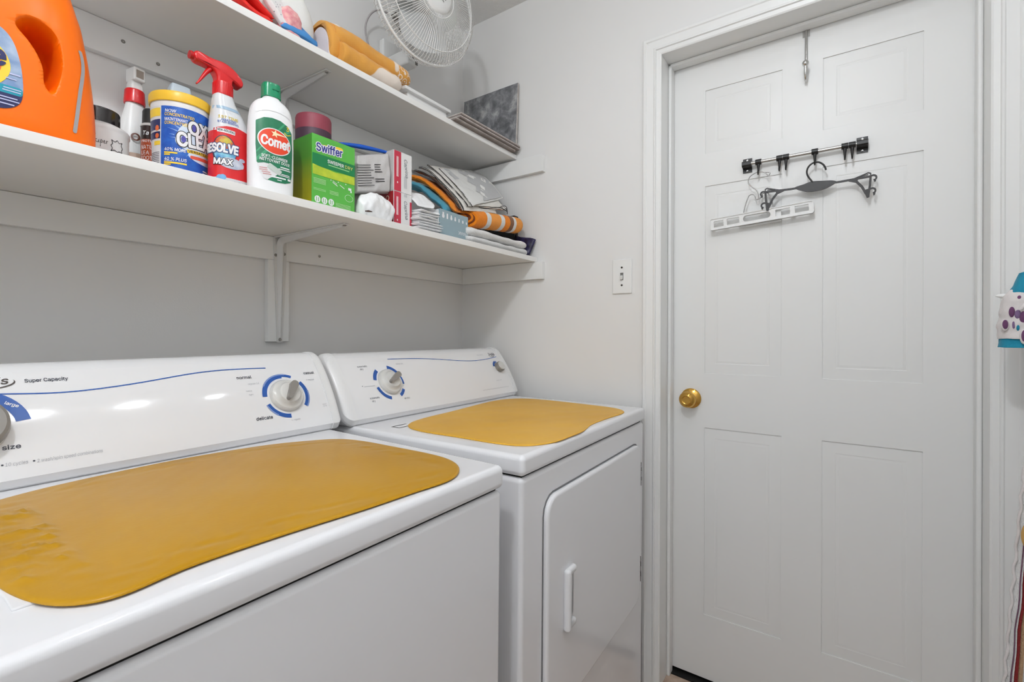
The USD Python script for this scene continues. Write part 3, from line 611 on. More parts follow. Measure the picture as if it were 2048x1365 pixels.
# --- rubber mats lying on both machines
def mat_sheet(pts, t, patch=None, seed=4, h=.009, rim=.0005):
    g = Polygon(smoothpath(pts, 220, True)); bd = np.array(g.exterior.coords)[:-1]; N_ = len(bd); c_ = np.array(g.centroid.coords[0])
    K_ = int(.36/h); ss = 1-(np.arange(K_)/K_)**1.0; ss = np.r_[1, .994, .985, ss[1:]*.98]
    v = np.vstack([np.c_[c_+(bd-c_)*q, np.zeros(N_)] for q in ss] + [[[*c_, 0]]]); i_ = np.arange(N_); j_ = (i_+1) % N_; F_ = []
    for k in range(len(ss)-1): F_ += [np.stack([k*N_+i_, k*N_+j_, (k+1)*N_+j_], 1), np.stack([k*N_+i_, (k+1)*N_+j_, (k+1)*N_+i_], 1)]
    F_.append(np.stack([(len(ss)-1)*N_+i_, (len(ss)-1)*N_+j_, np.full(N_, len(v)-1)], 1)); f_ = np.vstack(F_); m0 = trimesh.Trimesh(v, f_, process=False)
    from shapely import points as spts, distance
    dist = np.maximum(distance(g.exterior, spts(v[:, :2])), 0)
    edge = np.clip(dist/.0035, 0, 1)
    z = t*(.45+.55*np.sqrt(edge)) + .0007*_sn(v*22, seed)*np.clip(dist/.02, 0, 1)
    z += rim*np.exp(-((dist-.035)/.012)**2)*_sn(v*60, seed+1)
    if patch is not None:
        w_ = np.clip(-distance(patch.exterior, spts(v[:, :2]))*np.where(patch.contains(spts(v[:, :2])), -1, 1)/.008, 0, 1)
        fld = _sn(np.c_[v[:, 0]*16, v[:, 1]*62, v[:, 2]], 9)*2.6 + v[:, 1]*28
        rd = 1-np.abs(np.sin(fld)); z += w_*(.0012+.0034*np.clip((rd-.62)/.38, 0, 1)**1.5+.0004*_sn(v*90, 10))
    n = len(v); top = np.c_[v[:, :2], z]; bot = np.c_[v[:, :2], np.full(n, .0001)]
    ed = m0.edges[trimesh.grouping.group_rows(m0.edges_sorted, require_count=1)]
    side = np.vstack([np.stack([ed[:, 0], ed[:, 0]+n, ed[:, 1]], 1), np.stack([ed[:, 1], ed[:, 0]+n, ed[:, 1]+n], 1)])
    m = trimesh.Trimesh(np.vstack([top, bot]), np.vstack([f_, f_[:, ::-1]+n, side]), process=False); m.fix_normals(); return m
ochre = mat('rubber_ochre', (184, 134, 6), .34, spec=.28, bump=(120, .25, 3, .0006), var=(3.5, (192, 144, 34)))
tan = mat('rubber_tan', (230, 178, 64), .45, spec=.3, bump=(120, .2, 3, .0006), var=(3.5, (222, 168, 56)))
pw = [(-.600, .20), (-.592, .11), (-.584, .078), (-.570, .050), (-.545, .032), (-.50, .036), (-.44, .0375), (-.369, .032), (-.28, .022), (-.182, .0155), (-.122, .0150), (-.080, .037), (-.049, .080), (-.039, .132), (-.042, .24), (-.049, .334), (-.067, .382), (-.110, .415), (-.161, .441), (-.25, .462), (-.349, .470), (-.45, .462), (-.530, .446), (-.575, .42), (-.598, .36), (-.603, .28)]
patch = Polygon([(-.595, .39), (-.530, .382), (-.534, .115), (-.590, .110)]).buffer(-.006).buffer(.006)
mw = thing('rubber_mat', 'glossy ochre rubber mat on the washing machine lid, wrinkled at its left end', 'mat', matrix=np.array(WM)@np.array([[1, 0, 0, 0], [0, 1, 0, 0], [0, 0, 1, .0022], [0, 0, 0, 1]]))
part(mw, 'sheet', mat_sheet(pw, .0034, patch, 4, .0045, .0010), ochre, smooth=50)
pd = [(.066, .360), (.090, .394), (.145, .421), (.27, .436), (.398, .450), (.46, .458), (.520, .4635), (.585, .462), (.637, .446), (.672, .405), (.683, .344), (.676, .22), (.662, .104), (.645, .055), (.611, .024), (.53, .017), (.42, .022), (.348, .018), (.28, .004), (.20, -.0015+.004), (.145, .004), (.100, .018), (.068, .045), (.055, .090), (.055, .2), (.056, .32)]
md = thing('rubber_mat', 'matt tan rubber mat on top of the dryer, with a wavy edge', 'mat', matrix=np.array(DM)@np.array([[1, 0, 0, 0], [0, 1, 0, 0], [0, 0, 1, .0004], [0, 0, 0, 1]]))
part(md, 'sheet', mat_sheet(pd, .0030, None, 8), tan, smooth=50)
# ------------------------------------------------------------------ cleaning products on the lower shelf
def cyl_map(R, e=.0005):
    Rf = R if callable(R) else (lambda v: R)
    def f(u, v):
        r = np.vectorize(Rf)(v)+e; ph = u/np.vectorize(Rf)(v); return np.stack([r*np.sin(ph), -r*np.cos(ph), v], 1)
    return f
def sec_map(A, B, n, C=None, e=.0006):
    """front of a bottle of superellipse section: half width A(v), half depth B(v), centre shift C(v)"""
    def f(u, v):
        a, b = np.vectorize(A)(v), np.vectorize(B)(v); c = np.vectorize(C)(v) if C else 0*v
        q = np.clip(np.abs(u-c)/a, 0, .995); return np.stack([u, -(b*(1-q**n)**(1/n)+e), v], 1)
    return f
def ip(*kv):
    k = np.array(kv, float)
    from scipy.interpolate import PchipInterpolator
    g = PchipInterpolator(k[:, 0], k[:, 1]); return lambda z: float(g(min(max(z, k[0, 0]), k[-1, 0])))
white_pl = mat('plastic_white', (238, 238, 236), .32); red_pl = mat('plastic_red', (214, 26, 30), .28, coat=.2)
print_w = mat('print_white', None); print_red = mat('print_red', (214, 36, 40), .35); yellow_pl = mat('plastic_yellow', (244, 196, 52), .35)
print_y = mat('print_yellow', (250, 212, 60), .4); print_navy = mat('print_navy', (36, 40, 92), .35); print_green = mat('print_green', (26, 122, 82), .35); print_k = mat('print_black', (34, 32, 34), .4)

# --- orange detergent jug
orange = mat('jug_orange', (255, 116, 8), .30, spec=.35)
j = thing('detergent_jug', 'large orange laundry detergent jug with a blue cap, leftmost on the lower shelf', 'detergent jug', (-1.393, -.3255, T1))
jA = ip((0, .094), (.004, .0985), (.03, .0985), (.06, .0972), (.11, .0925), (.16, .0855), (.195, .076), (.215, .064), (.232, .048), (.240, .040))
jB = ip((0, .043), (.004, .047), (.03, .0485), (.16, .0470), (.2, .043), (.22, .039), (.240, .036)); jC = ip((0, 0), (.16, 0), (.2, .004), (.24, .026))
zs = np.r_[0, .002, .006, np.linspace(.015, .225, 36), .232, .237, .240]
body = loft([sring(jA(z), jB(z), z, 2.7, 88, (jC(z), 0)) for z in zs])
hp = np.array([(.0030, .150), (.0130, .1645), (.0285, .1665), (.0425, .1575), (.0500, .1370), (.0510, .1070), (.0468, .0850), (.0385, .0690), (.0330, .0760), (.0300, .0985), (.0235, .1190), (.0120, .1360)])+[-.001, 0]
hs = smoothpath(hp, 56, True); hc_ = hs.mean(0)
rings = []
for y, s in ((-.075, 1.46), (-.052, 1.22), (-.044, 1.03), (-.034, .92), (-.018, .84), (.000, .80), (.012, .76), (.022, .66), (.026, .50)):
    q = hc_+(hs-hc_)*s; rings.append(np.c_[q[:, 0], np.full(56, y), q[:, 1]])
cutter = loft(rings); cutter.fix_normals(); body.fix_normals()
body = trimesh.boolean.difference([body, cutter], engine='manifold')
part(j, 'body', body, orange, smooth=42)
part(j, 'cap', lathe([(0, .200), (.036, .200), (.0385, .204), (.0385, .262), (.0375, .30), (.034, .304), (0, .304)], 56).apply_translation((.028, 0, 0)), mat('cap_blue', (18, 66, 178), .28, coat=.2), smooth=35)
jm = sec_map(jA, jB, 2.7, jC)
lb = Polygon(smoothpath([(-.0850, .060), (-.0800, .105), (-.0600, .134), (-.036, .1430), (-.0105, .1345), (-.003, .1240), (.0018, .1100), (.0055, .0910), (.0075, .070), (.0075, .050), (.0035, .0350), (-.006, .0265), (-.03, .0220), (-.06, .0230), (-.080, .033)], 90, True))
l = part(j, 'label', decal(lb, jm, .008), mat('label_blue_haze', (120, 148, 190), .3, var=(40, (176, 192, 214))), 'pale blue printed label')
part(l, 'lower_band', decal(lb.intersection(sbox(-.1, 0, .1, .052)), sec_map(jA, jB, 2.7, jC, .0008), .008), print_navy, 'dark navy lower part of the label')
bull = [ellipse(-.0497, .084, r*1.12, r) for r in (.0400, .0320, .0240)]
for g, c, e in ((bull[0], print_y, .0009), (bull[1], mat('print_orange', (238, 92, 30), .35), .0011), (bull[2], print_y, .0012)):
    part(l, 'ring', decal(g.intersection(lb), sec_map(jA, jB, 2.7, jC, e), .008), c)
part(l, 'lettering', decal(mv(affinity.rotate(txt('Tide', .030, True, sx=1.0, slant=.1), 5, origin=(0, 0)), -.0953, .076).intersection(lb), sec_map(jA, jB, 2.7, jC, .0016), .008), print_navy, 'bold dark blue brand lettering')
tb = unary_union([rrect(-.062, .0465, .0074, .0580, .004)]).intersection(lb)
part(l, 'teal_band', decal(tb, sec_map(jA, jB, 2.7, jC, .0010), .008), mat('print_teal', (18, 150, 172), .35))
part(l, 'fine_print', decal(unary_union([sbox(-.012, .0535, .0058, .0550), sbox(-.013, .0500, .0055, .0515), sbox(-.03, .0400, .002, .0416), sbox(-.03, .0360, .004, .0376), sbox(-.03, .0305, -.001, .0322), sbox(-.01, .0675, .001, .0690), sbox(-.006, .0745, .005, .0765)]).intersection(lb), sec_map(jA, jB, 2.7, jC, .0014), .01), mat('print_lilac', (196, 200, 232), .4))
sp = smoothpath([(.0735, .1490), (.0768, .1310), (.0742, .0980), (.0695, .0565), (.0655, .0200)], 30)
part(j, 'level_strip', decal(LineString(sp).buffer(.0026), sec_map(jA, jB, 2.7, jC, .0008), .006), mat('strip_grey', (168, 166, 168), .2), 'grey see-through level strip')

# --- white jar with black lid
a = thing('cream_jar', 'squat white jar with a black lid and a hide outline, beside the orange jug', 'jar', (-1.2525, -.170, T1))
part(a, 'body', lathe([(0, 0), (.043, 0), (.0465, .003), (.0475, .010), (.0480, .086), (.0495, .089), (.0495, .0945), (.0470, .098), (.038, .103), (.0335, .105), (0, .105)], 56), mat('jar_white', (230, 229, 226), .3), smooth=35)
part(a, 'lid', lathe([(0, .1035), (.0335, .1035), (.0345, .1055), (.0345, .1290), (.0335, .1320), (.030, .1335), (0, .1335)], 56), mat('lid_black', (30, 24, 24), .18, coat=.4), smooth=35)
jm2 = cyl_map(.0480, .0004); ph = -.0055
def pen(P, w, n=40): return LineString(smoothpath(P, n)).buffer(w)
sc = [pen([(.006, .016), (.001, .019), (.000, .014), (.004, .008), (.005, .002), (.001, -.002), (-.002, .000)], .00055), pen([(.008, .006), (.007, .001), (.010, .0005), (.012, .005), (.0115, .001), (.013, .000)], .00045),
      pen([(.0155, .006), (.0145, -.008)], .00045, 8), pen([(.0153, .003), (.017, .006), (.0185, .003), (.017, .0002), (.0153, .002)], .00045), pen([(.0205, .003), (.023, .004), (.0222, .006), (.0207, .003), (.022, .0002), (.0245, .0015)], .0004), pen([(.0262, .006), (.0262, .0003)], .00045, 8), pen([(.0264, .003), (.0275, .0055), (.029, .0055)], .0004)]
hd = [(0, .011), (.0035, .0075), (.0095, .0095), (.0080, .0035), (.0105, -.001), (.0085, -.0055), (.0105, -.0115), (.0045, -.0085), (0, -.0105), (-.0045, -.0085), (-.0105, -.0115), (-.0085, -.0055), (-.0105, -.001), (-.0080, .0035), (-.0095, .0095), (-.0035, .0075)]
hide = Polygon(smoothpath(hd, 90, True)); hide = hide.buffer(.0006).difference(hide.buffer(-.0005))
part(a, 'lettering', decal(mv(affinity.scale(unary_union(sc), .78, .9, origin=(0, 0)), -.0185, .0600), jm2, .008), print_k, 'thin black script lettering')
part(a, 'hide_outline', decal(mv(hide, .0190, .0610), jm2, .008), print_k)
part(a, 'brown_swoosh', decal(Polygon(smoothpath([(-.06, .073), (-.045, .062), (-.028, .052), (-.008, .046), (.02, .0430)], 30).tolist()+[(.02, .02), (-.06, .02)]), jm2, .008), mat('label_brown', (148, 74, 44), .4))

# --- white spray bottle with red collar, at the back
a = thing('spray_bottle', 'slim white spray bottle with a red collar, standing behind the black-lidded jar', 'spray bottle', (-1.1590, -.050, T1), 10)
part(a, 'body', loft([sring(r, r*.8, z, 2.2, 48) for z, r in ((0, .027), (.004, .029), (.115, .029), (.155, .0275), (.182, .023), (.204, .018), (.217, .016))]), white_pl, smooth=35)
part(a, 'collar', lathe([(0, .215), (.0190, .215), (.0195, .218), (.0180, .243), (.0165, .2455), (0, .2455)], 40), red_pl, smooth=35)
hd_ = [rbox((-.0115, -.0125, .243), (.0115, .012, .260), .004, 3), loft([sring(.0125, .0135, .243, 3, 32), sring(.0110, .0120, .266, 3, 32)]), rbox((-.0115, -.021, .263), (.0115, .013, .292), .003, 3)]
part(a, 'sprayer', trimesh.boolean.union(hd_, engine='manifold'), white_pl, smooth=30)
part(a, 'nozzle_face', rbox((-.0072, -.0216, .2690), (.0072, -.0205, .2860), .0006), mat('nozzle_taupe', (160, 148, 138), .5))
part(a, 'nozzle_tip', T(rbox((.0108, -.006, .272), (.0130, -.001, .284), .0008), (0, 0, 0)), mat('trigger_dark', (92, 40, 44), .4))
part(a, 'round_mark', decal(ellipse(-.010, .135, .0075, .0085).difference(ellipse(-.010, .135, .0042, .005)), cyl_map(.0255, .0036), .004), mat('mark_brown', (104, 62, 48), .4))
part(a, 'label', decal(sbox(-.028, .03, .028, .100), cyl_map(.0262, .0030), .005), mat('label_taupe', (196, 168, 148), .4))

# --- brown aerosol can
a = thing('aerosol_can', 'narrow brown aerosol can with a black cap, tucked left of the yellow-lidded tub', 'aerosol can', (-1.1510, -.1330, T1))
part(a, 'body', lathe([(0, 0), (.0205, 0), (.0212, .002), (.0212, .141), (.0205, .143), (0, .143)], 40), mat('can_brown', (44, 26, 24), .25, metal=.2), smooth=35)
part(a, 'ring', lathe([(0, .1425), (.0215, .1425), (.0222, .1440), (.0215, .1470), (.0195, .1490), (0, .1490)], 40), mat('ring_pale', (208, 204, 200), .3), smooth=35)
part(a, 'cap', lathe([(0, .1485), (.0188, .1485), (.0190, .150), (.0184, .176), (.0168, .180), (0, .181)], 40), black_m, smooth=35)
cmn = cyl_map(.0212, .0004)
part(a, 'label', decal(sbox(-.0330, .040, .030, .1140), cmn, .004), mat('label_rust', (176, 74, 34), .4))
plist(a, 'lettering', [mv(txt('Ta', .0080, True, slant=.2), -.0270, .1230), mv(txt('PROTE', .0046, True), -.0290, .1075), mv(txt('NATU', .0085, sx=.70), -.0298, .0930), mv(txt('LEA', .0080, sx=.85), -.0298, .0815), mv(txt('FOOT', .0080, sx=.75), -.0298, .0705)], cyl_map(.0212, .0008), print_w, .004)
part(a, 'fine_print', decal(unary_union([sbox(-.024, .050+.004*k, .012, .051+.004*k) for k in range(4)]), cyl_map(.0212, .0008), .004), mat('label_peach', (214, 150, 120), .4))

# --- stain remover tub with yellow lid
a = thing('powder_tub', 'white and blue stain remover powder tub with a yellow lid', 'tub', (-1.1285, -.2150, T1))
tR = ip((0, .0455), (.15, .0510), (.17, .0516))
part(a, 'body', lathe([(0, 0), (.0440, 0), (.0455, .002)] + [(tR(z), z) for z in np.linspace(.006, .171, 8)] + [(0, .171)], 72), mat('tub_white', (236, 235, 233), .35), smooth=30)
part(a, 'lid', lathe([(0, .1695), (.0505, .1680), (.0530, .1665), (.0542, .1680), (.0548, .175), (.0545, .1835), (.0530, .1865), (.0500, .1875), (.047, .1860), (0, .1858)], 72), yellow_pl, smooth=30)
tm = lambda e: cyl_map(tR, e)
D2 = math.pi/180*.050
part(a, 'label', decal(sbox(-60*D2, .010, 118*D2, .1560), tm(.0004), .006), mat('label_blue', (20, 80, 176), .35, var=(60, (40, 104, 196))), 'blue printed label')
part(a, 'side_panel', decal(sbox(-104*D2, .010, -60*D2, .1560), tm(.0004), .006), mat('label_offwhite', (226, 226, 226), .4), 'white side panel with small print')
bn = [(.136, .1520, print_y, -102, -62), (.110, .130, print_navy, -102, -62), (.0925, .106, print_navy, -102, -62), (.0800, .0880, print_y, -80, -62)]
for z0, z1, c, p0, p1 in bn: part(a, 'side_patch', decal(sbox(p0*D2, z0, p1*D2, z1), tm(.0007), .006), c)
plist(a, 'side_spot', ([ellipse(-70*D2, .113, .0045, .0055), ellipse(-70*D2, .0980, .0045, .005)]), tm(.0010), mat('print_spot_orange', (226, 110, 60), .4), .006)
part(a, 'side_print', decal(unary_union([sbox(-100*D2, .028+.0034*k, -64*D2, .0292+.0034*k) for k in range(12)]), tm(.0008), .008), mat('print_slate', (110, 112, 122), .5))
glow = unary_union([ellipse(24*D2, .103, .044, .0325), ellipse(8*D2, .092, .034, .019), ellipse(32*D2, .067, .033, .013)])
part(a, 'white_burst', decal(glow, tm(.0007), .006), mat('print_burst', (214, 228, 244), .4), 'pale burst behind the brand lettering')
rg = np.random.default_rng(5); rays = []
for k in range(34):
    an = rg.uniform(0, 2*math.pi); r0, r1 = rg.uniform(.036, .042), rg.uniform(.046, .060); x0, y0 = 20*D2, .097
    rays.append(Polygon([(x0+1.1*r0*math.cos(an-.03), y0+.75*r0*math.sin(an-.03)), (x0+1.1*r1*math.cos(an), y0+.75*r1*math.sin(an)), (x0+1.1*r0*math.cos(an+.03), y0+.75*r0*math.sin(an+.03))]))
part(a, 'burst_ray', decal(unary_union(rays).intersection(sbox(-57*D2, .012, 115*D2, .143)), tm(.0006), .006), mat('print_ray', (140, 180, 228), .4), kind='stuff')
def logo(s, h, w, x, z, rot): g = txt(s, h, True); b = g.bounds; g = affinity.scale(g, w/(b[2]-b[0]), 1, origin=(b[0], 0)); return mv(affinity.rotate(mv(g, -b[0], 0), rot, origin=(0, 0)), x, z)
ox, cl = logo('OXI', .0240, .050, -5*D2, .1085, 4), logo('CLEAN', .0255, .080, -26*D2, .0810, 4)
og = unary_union([ox, cl])
part(a, 'lettering_outline', decal(og.buffer(.0024), tm(.0011), .006), print_k); part(a, 'lettering', decal(og.buffer(.0009), tm(.0015), .006), print_w, 'large white brand lettering with a dark outline')
cn = unary_union([mv(p_, 0, 0) for p_ in (ellipse(4.6*D2, .1212, .0033, .0068), ellipse(-15*D2, .0945, .0040, .0065))])
part(a, 'lettering_fill', decal(cn, tm(.0018), .006), mat('print_violet', (84, 80, 168), .4), 'violet counters of the O and C')
plist(a, 'promo_print', [mv(txt('NOW', .0056, True, slant=.1), -52*D2, .1440), mv(fitw('MAINTENANT', .0390, .0056, bold=True, slant=.1), -52*D2, .1278), mv(txt('40% MORE', .0058, True, slant=.1, sx=.85), -52*D2, .0690), mv(txt('40 % PLUS', .0060, True, slant=.1, sx=.85), -52*D2, .0500)], tm(.0009), print_w, .006, 'white promotional lettering')
plist(a, 'promo_print', [mv(fitw('CONCENTRATED', .0500, .0056, bold=True, slant=.1), -52*D2, .1370), mv(fitw('CONCENTRÉE', .0400, .0056, bold=True, slant=.1), -52*D2, .1205), sbox(-52*D2, .0635, -26*D2, .0668), sbox(-52*D2, .0600, -40*D2, .0625), sbox(-52*D2, .0440, -8*D2, .0474), sbox(-52*D2, .0408, -38*D2, .0430)], tm(.0009), print_y, .006, 'yellow promotional lettering')
part(a, 'yellow_strip', decal(affinity.rotate(sbox(-8*D2, .0705, 70*D2, .0770), 4, origin=(0, .073)), tm(.0010), .006), print_y)
part(a, 'strip_lettering', decal(mv(affinity.rotate(txt('VERSATILE', .0046, True, sx=1.15), 4, origin=(0, 0)), -6*D2, .0712), tm(.0013), .006), print_k)
part(a, 'red_strip', decal(affinity.rotate(rrect(-2*D2, .0595, 66*D2, .0660, .003), 4, origin=(0, .063)), tm(.0010), .006), mat('print_coral', (226, 92, 70), .4))
part(a, 'fine_print', decal(unary_union([sbox(-52*D2, .0340, -22*D2, .0348), sbox(-52*D2, .0488, -36*D2, .0496)] + [sbox(-38*D2, .0175+.003*k, (30+10*k)*D2, .0187+.003*k) for k in range(3)] + [sbox(2*D2, .0275+.003*k, 40*D2, .029+.003*k) for k in range(2)] + [sbox(28*D2, .036, 60*D2, .0385), sbox(28*D2, .041, 60*D2, .0435)]), tm(.0009), .006), print_w)

# --- pale scoop box behind the tub
a = thing('plastic_box', 'small pale blue translucent plastic box behind the yellow-lidded tub', 'box', (-1.0895, -.098, T1))
part(a, 'body', loft([sring(x, y, z, 6, 40) for z, x, y in ((0, .031, .020), (.002, .033, .022), (.236, .0245, .017), (.262, .0200, .014), (.270, .0180, .012))]), mat('box_pale_blue', (206, 220, 230), .25), smooth=35)
part(a, 'lid_seam', loft([sring(x, y, z, 6, 40) for z, x, y in ((.232, .0250, .0175), (.236, .0252, .0177), (.2385, .0246, .0171))]), mat('box_pale_blue', None), smooth=35)

# --- stain spray bottle with red trigger head
a = thing('stain_spray', 'white trigger spray bottle with a red head and a red label', 'spray bottle', (-1.0590, -.2740, T1))
sA = ip((0, .0375), (.003, .0395), (.125, .0395), (.140, .0375), (.165, .0300), (.185, .0225), (.196, .0200), (.206, .0170))
sB = ip((0, .028), (.003, .030), (.125, .0300), (.150, .027), (.185, .020), (.206, .0165)); sC = ip((0, 0), (.12, 0), (.16, -.006), (.19, -.0135), (.206, -.0150))
part(a, 'body', loft([sring(sA(z), sB(z), z, 2.5, 64, (sC(z), 0)) for z in np.r_[0, .003, np.linspace(.01, .206, 30)]]), mat('bottle_clear_white', (222, 224, 226), .22), smooth=35)
sm = lambda e: sec_map(sA, sB, 2.5, sC, e)
_t = np.linspace(0, np.pi/2*1.9, 400); _ct, _st = np.cos(_t-np.pi/2), np.sin(_t-np.pi/2)          # from the front centre round one side
_rx, _ry = .0395*np.sign(_ct)*np.abs(_ct)**.8, .0300*np.sign(_st)*np.abs(_st)**.8; _rl = np.r_[0, np.cumsum(np.hypot(np.diff(_rx), np.diff(_ry)))]
def sarc(e):                                                                                       # print wrapped round the bottle by arc length
    def f(u, v):
        k = np.vectorize(sA)(v)/.0395; x = np.interp(np.abs(u), _rl, _rx)*np.sign(u); y = np.interp(np.abs(u), _rl, _ry)
        nx_, ny_ = x/.0395**2, y/.03**2; l_ = np.hypot(nx_, ny_)+1e-9
        return np.stack([np.vectorize(sC)(v)+x*k+e*nx_/l_, y*k+e*ny_/l_, v], 1)
    return f
def sband(z0, z1, e=.0005):
    R_ = [sring(sA(z)+e, sB(z)+e, z, 2.5, 96, (sC(z), 0)) for z in np.linspace(z0, z1, 6)]; return loft(R_, cap=False)
part(a, 'label', cat_([sband(.028, .1235), decal(Polygon([(-.0380, .123), (.0380, .123), (.02, .132), (0, .136), (-.02, .134), (-.0380, .128)]), sm(.0006), .005)]), print_red, 'red printed label')
part(a, 'lower_band', sband(.0085, .028), mat('band_silver', (214, 214, 216), .35))
part(a, 'base_line', sband(.0055, .0085), print_red)
part(a, 'blue_stripe', decal(sbox(-.030+sC(.172), .1700, .030+sC(.172), .1765).intersection(sbox(-.037, .16, .0115, .18)), sm(.0006), .005), mat('liquid_blue', (160, 188, 210), .3))
rb = txt('RESOLVE', .0165, True, slant=.08); b_ = rb.bounds; rb = mv(affinity.scale(rb, .066/(b_[2]-b_[0]), 1, origin=(0, 0)), -.0655, .0795)
emb = ellipse(-.0240, .0830, .0225, .0315)
part(a, 'emblem', decal(emb, sarc(.0009), .005), mat('print_graphite', (64, 62, 84), .4))
part(a, 'emblem_fill', decal(ellipse(-.0240, .0840, .0200, .0285).intersection(sbox(-.1, .087, .1, .2)), sarc(.0012), .005), mat('print_rainbow_red', (206, 62, 52), .35, var=(70, (206, 196, 70))))
part(a, 'emblem_fill', decal(ellipse(-.0225, .0820, .0200, .0270).intersection(sbox(-.1, .04, .1, .087)), sarc(.0012), .005), mat('print_rainbow_blue', (60, 130, 190), .35, var=(70, (150, 214, 226))))
part(a, 'splash', decal(unary_union([ellipse(-.010, .0590, .0235, .0115), ellipse(.0095, .0700, .006, .004), ellipse(.008, .0560, .005, .004), ellipse(-.03, .064, .006, .003)]), sarc(.0013), .005), mat('print_splash', (206, 210, 220), .4, var=(90, (168, 180, 200))))
part(a, 'lettering_outline', decal(rb.buffer(.0022), sarc(.0016), .005), mat('print_steel_blue', (64, 84, 128), .4))
part(a, 'lettering', decal(rb.buffer(.0007), sarc(.0020), .005), print_w, 'bold white brand lettering')
mx = mv(txt('MAX', .0115, True, sx=.98, slant=.05), -.0505, .0545); mx = mx.intersection(sbox(-.0385, 0, .04, .2)) if False else mv(mx, .0065, 0)
part(a, 'lettering_outline', decal(mx.buffer(.0016), sarc(.0016), .005), print_k); part(a, 'lettering', decal(mx.buffer(.0004), sarc(.0020), .005), print_w)
part(a, 'new_strip', decal(affinity.rotate(rrect(-.0365, .1195, -.0040, .1275, .001), -3, origin=(-.02, .123)), sarc(.0010), .005), print_w)
part(a, 'small_lettering', decal(mv(affinity.rotate(fitw('NEW-NOUVEAU', .0300, .0046, bold=True), -3, origin=(0, 0)), -.0352, .1225), sarc(.0014), .005), print_k)
part(a, 'band_lettering', decal(unary_union([mv(txt('Laundry Stain Remover', .0040), -.020, .0195), sbox(-.020, .0130, .026, .0146)]), sarc(.0010), .005), mat('print_ash', (120, 120, 128), .4))
part(a, 'blue_corner', decal(unary_union([ellipse(-.0315, .0230, .007, .010), ellipse(-.026, .0285, .006, .0055)]), sarc(.0011), .005), mat('print_ice', (110, 170, 214), .4))
cc = -.0285
part(a, 'promo_lettering', decal(mv(txt('1ST TIME', .0056, True, slant=.1, align='c'), -.0150, .1500), sm(.0010), .005), mat('print_mustard', (212, 186, 60), .4))
part(a, 'promo_lettering', decal(unary_union([mv(txt('AMAZING', .0042, True, slant=.1, align='c'), -.0150, .1450), mv(txt('STAIN REMOVAL', .0042, True, slant=.1, align='c', sx=.8), -.0150, .1400)]), sm(.0010), .005), mat('print_royal', (70, 96, 170), .4))
part(a, 'collar', lathe([(0, .203), (.0182, .203), (.0186, .206), (.0186, .216), (.0176, .230), (0, .230)], 48).apply_translation((-.0150, 0, 0)), red_pl, smooth=35)
rib = cat_([T(bx((.0176, -.0006, .2045), (.0190, .0006, .2280)), rz=360/30*k) for k in range(30)]); rib.apply_translation((-.0150, 0, 0)); part(a, 'collar_rib', rib, red_pl, kind='stuff')
hp2 = Polygon(smoothpath([(-.0315, .228), (-.0330, .240), (-.0390, .2500), (-.0500, .2560), (-.0790, .2615), (-.0810, .2700), (-.0790, .2765), (-.052, .2770), (-.0200, .2780), (.0050, .2700), (.0215, .2560), (.0270, .2420), (.0225, .2340), (.0120, .2365), (.0030, .2400), (.0010, .2280)], 110, True))
R = []
for y, s_ in ((-.0130, -.0035), (-.0115, -.0012), (-.008, 0), (.008, 0), (.0115, -.0012), (.0130, -.0035)):
    q = hp2.buffer(s_) if s_ else hp2; q = q if q.geom_type == 'Polygon' else max(q.geoms, key=lambda g_: g_.area)
    L_ = q.exterior.length; ring = np.array([q.exterior.interpolate(L_*t/140).coords[0] for t in range(140)]); ring = np.roll(ring, -int(np.argmin(np.hypot(ring[:, 0]+.0315, ring[:, 1]-.228))), 0)
    R.append(np.c_[ring[:, 0], np.full(140, y), ring[:, 1]])
def hs_(m): m = m.copy(); m.vertices = (np.asarray(m.vertices)-[-.015, 0, .228])*[.87, 1, .87]+[-.015, 0, .228]; return m
m = loft(R); m.fix_normals(); part(a, 'trigger_head', hs_(m), red_pl, smooth=40)
part(a, 'nozzle', hs_(tube([(-.076, 0, .2690), (-.084, 0, .2688), (-.0865, 0, .2687)], [.0082, .0092, .0088], 20)), mat('nozzle_red_dark', (186, 16, 22), .3), smooth=40)
tp = smoothpath([(-.0440, 0, .2530), (-.0520, 0, .2420), (-.0610, 0, .2260), (-.0720, 0, .2080)], 16)
part(a, 'trigger', hs_(tube(tp, np.linspace(.0075, .0022, 16), 12, flat=.75)), red_pl, smooth=50)

# --- black bottle behind
a = thing('black_bottle', 'black bottle mostly hidden between the red-labelled sprayer and the green-capped bottle', 'bottle', (-.9960, -.160, T1))
part(a, 'body', loft([sring(r, r, z, 2, 40) for z, r in ((0, .024), (.003, .026), (.165, .026), (.185, .020), (.192, .017))]), black_m, smooth=35)
part(a, 'cap', lathe([(0, .190), (.0165, .190), (.0165, .212), (.0150, .214), (0, .214)], 32), black_m, smooth=35)

